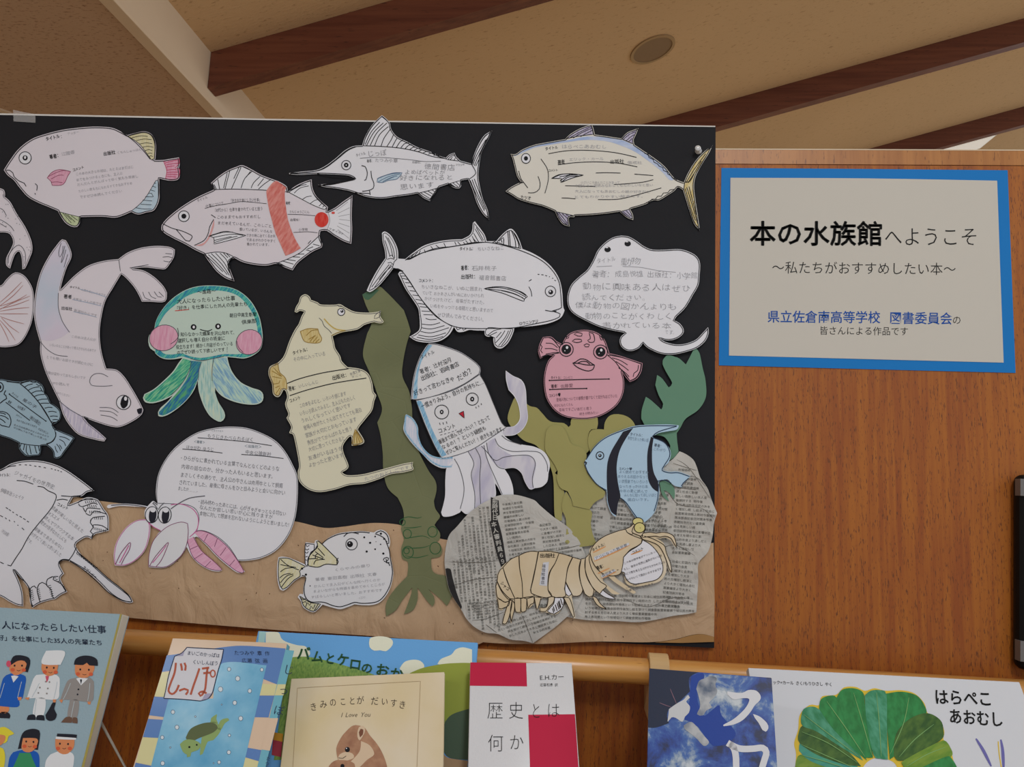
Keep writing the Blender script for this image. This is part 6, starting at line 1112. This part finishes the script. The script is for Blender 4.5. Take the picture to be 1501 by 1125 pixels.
fill('deep_blue_patch', '500,330! 590,305 600,350 560,400 545,470 560,560 600,640 660,600 720,560 740,640 850,780 780,860 700,880 650,860 560,740 490,690 440,660 480,560 490,450', foils('deep_blue_sky', '#1d429a'), 1, 0)
WCH = foils('big_white_characters', '#d6d9df')
fill('big_character', '785,450! 830,458 900,462 950,440 1010,445 1045,485 1040,520 1000,560 960,620 900,680 830,712 755,725! 750,715 830,670 900,610 940,560 955,510 900,505 840,515 805,495 782,470', WCH, 4, 0, 'white brushed character'); fill('big_character', '985,628! 1040,650 1095,700 1106,740 1085,768 1060,755 1030,700 1000,660', WCH, 4, 0)
ink('big_character_frame', ['785,855 830,890 850,960 855,1060 875,1190', '800,865 880,900 980,902 1060,895 1090,930 1075,990 1055,1060 1030,1190', '870,1150 950,1152 1035,1150'], WCH, 9.5, 4)
ink('light_rays', ['385,550 355,480 335,430', '345,575 300,560 250,540'], flat('pink_ray', '#8a6a78', .6), .9, 3, taper=True)

# G: large white picture book with green arch
B7 = 'green_arch_picture_book'; STANDLAB[B7] = 'wide white picture book'
PW2 = foils('glossy_picture_book_white', '#cfd3d9', bump=.08); sG = .985/3.292
root, Q = book(B7, 'large white picture book with a green leafy arch, rightmost in the row', (.999, .037, -.004), (32.5, 2.3), tuple(v*sG for v in (.763, 3.292, -.711)), .331*.985, .215, .012, PW2, PW2, 'L')
crop(1080, 950, 3.565)
text('author_print', [('リック=カール さく/もりひさし やく', 168, 188, 500, 200, 22)], SB, .004, 0, 3, slant=-.1); text('title_print', [('はらぺこ', 1030, 288, 1335, 300, 86), ('あおむし', 1105, 388, 1392, 408, 84)], SB, .022, 0, 3, slant=-.15)
YR = foils('warm_yellow_print', '#d8b92e')
fill('yellow_arch', '300,660! 310,560 300,500 320,430 330,350 380,300 430,300 445,255 520,245 560,208 620,205 670,225 720,212 780,225 860,222 930,240 980,290 1000,345 1060,375 1085,440 1080,480 1115,520 1130,580 1150,660! 850,660! 820,600 740,575 680,600 640,660!', YR, 1, 0)
def leaf(s, mat, l): fill('arch_leaf', s, mat, l, 0)
def gp(nm, a, b_, r): return gl(crayon(nm, a, b_, r, 25, 160))
g1, g2, g3, g4 = gp('leaf_green_a', '#23733a', '#2e8a4a', .2), gp('leaf_green_b', '#2c7f55', '#4f9c7c', -.3), gp('leaf_green_c', '#2c5526', '#4c7030', .7), gp('leaf_green_d', '#5f8a2c', '#7c9a38', 1.0); g5 = gp('leaf_green_e', '#3a8f86', '#4aa07c', 1.2)
leaf('305,660! 308,600 330,560 400,570 520,600 640,660', g4, 2); leaf('325,540! 330,500 370,500 480,560 600,600 660,650! 600,660 400,600', g5, 3); leaf('320,460! 340,410 400,420 500,470 600,560 650,620! 560,610 420,560 330,500', g3, 4); leaf('335,370! 350,320 400,308 440,330 520,400 600,490 660,590! 560,530 420,440 345,410', g2, 5)
leaf('430,320! 440,270 490,250 525,265 580,370 640,490 680,590! 600,520 500,420', g1, 6); leaf('522,260! 550,220 610,212 660,235 670,300 690,430 712,575! 650,560 580,420', g1, 7); leaf('668,250! 700,225 750,222 782,245 785,400 790,585! 750,580 715,560 680,400', g2, 8)
leaf('780,240! 860,230 940,250 980,300 990,350 940,430 880,520 800,585! 785,400', g1, 7); leaf('820,560! 830,460 880,390 950,350 1010,345 1065,380 1080,430 1070,480 960,540 870,590! 840,590', g3, 9); leaf('860,600! 940,540 1040,500 1085,485 1115,520 1120,570 1000,620 900,650', g4, 8); leaf('900,660! 980,620 1080,575 1120,575 1140,660', g1, 9)
ink('leaf_veins', ['335,560 480,600 630,650', '335,505 480,570 640,640', '340,440 480,500 630,600', '350,350 480,450 640,570', '470,280 570,420 670,570', '610,235 660,400 705,560', '730,235 745,400 755,570', '900,260 870,400 800,560', '1030,400 930,480 850,570', '1090,520 990,560 890,620'], flat('pale_leaf_vein', '#7fae6c', .6), 1.0, 11, taper=True)
ink('violet_strokes', ['1250,475 1290,540 1330,620', '1380,480 1390,540 1395,640'], flat('violet_print', '#6a68a8', .6), 4.5, 2, taper=True); ink('yellow_stroke', ['1366,490 1372,560 1385,640'], YR, 1.6, 1)

# remove the glyph helper
bpy.data.objects.remove(_to); 
for o in bpy.data.objects:
    if '_o' in o: del o['_o']
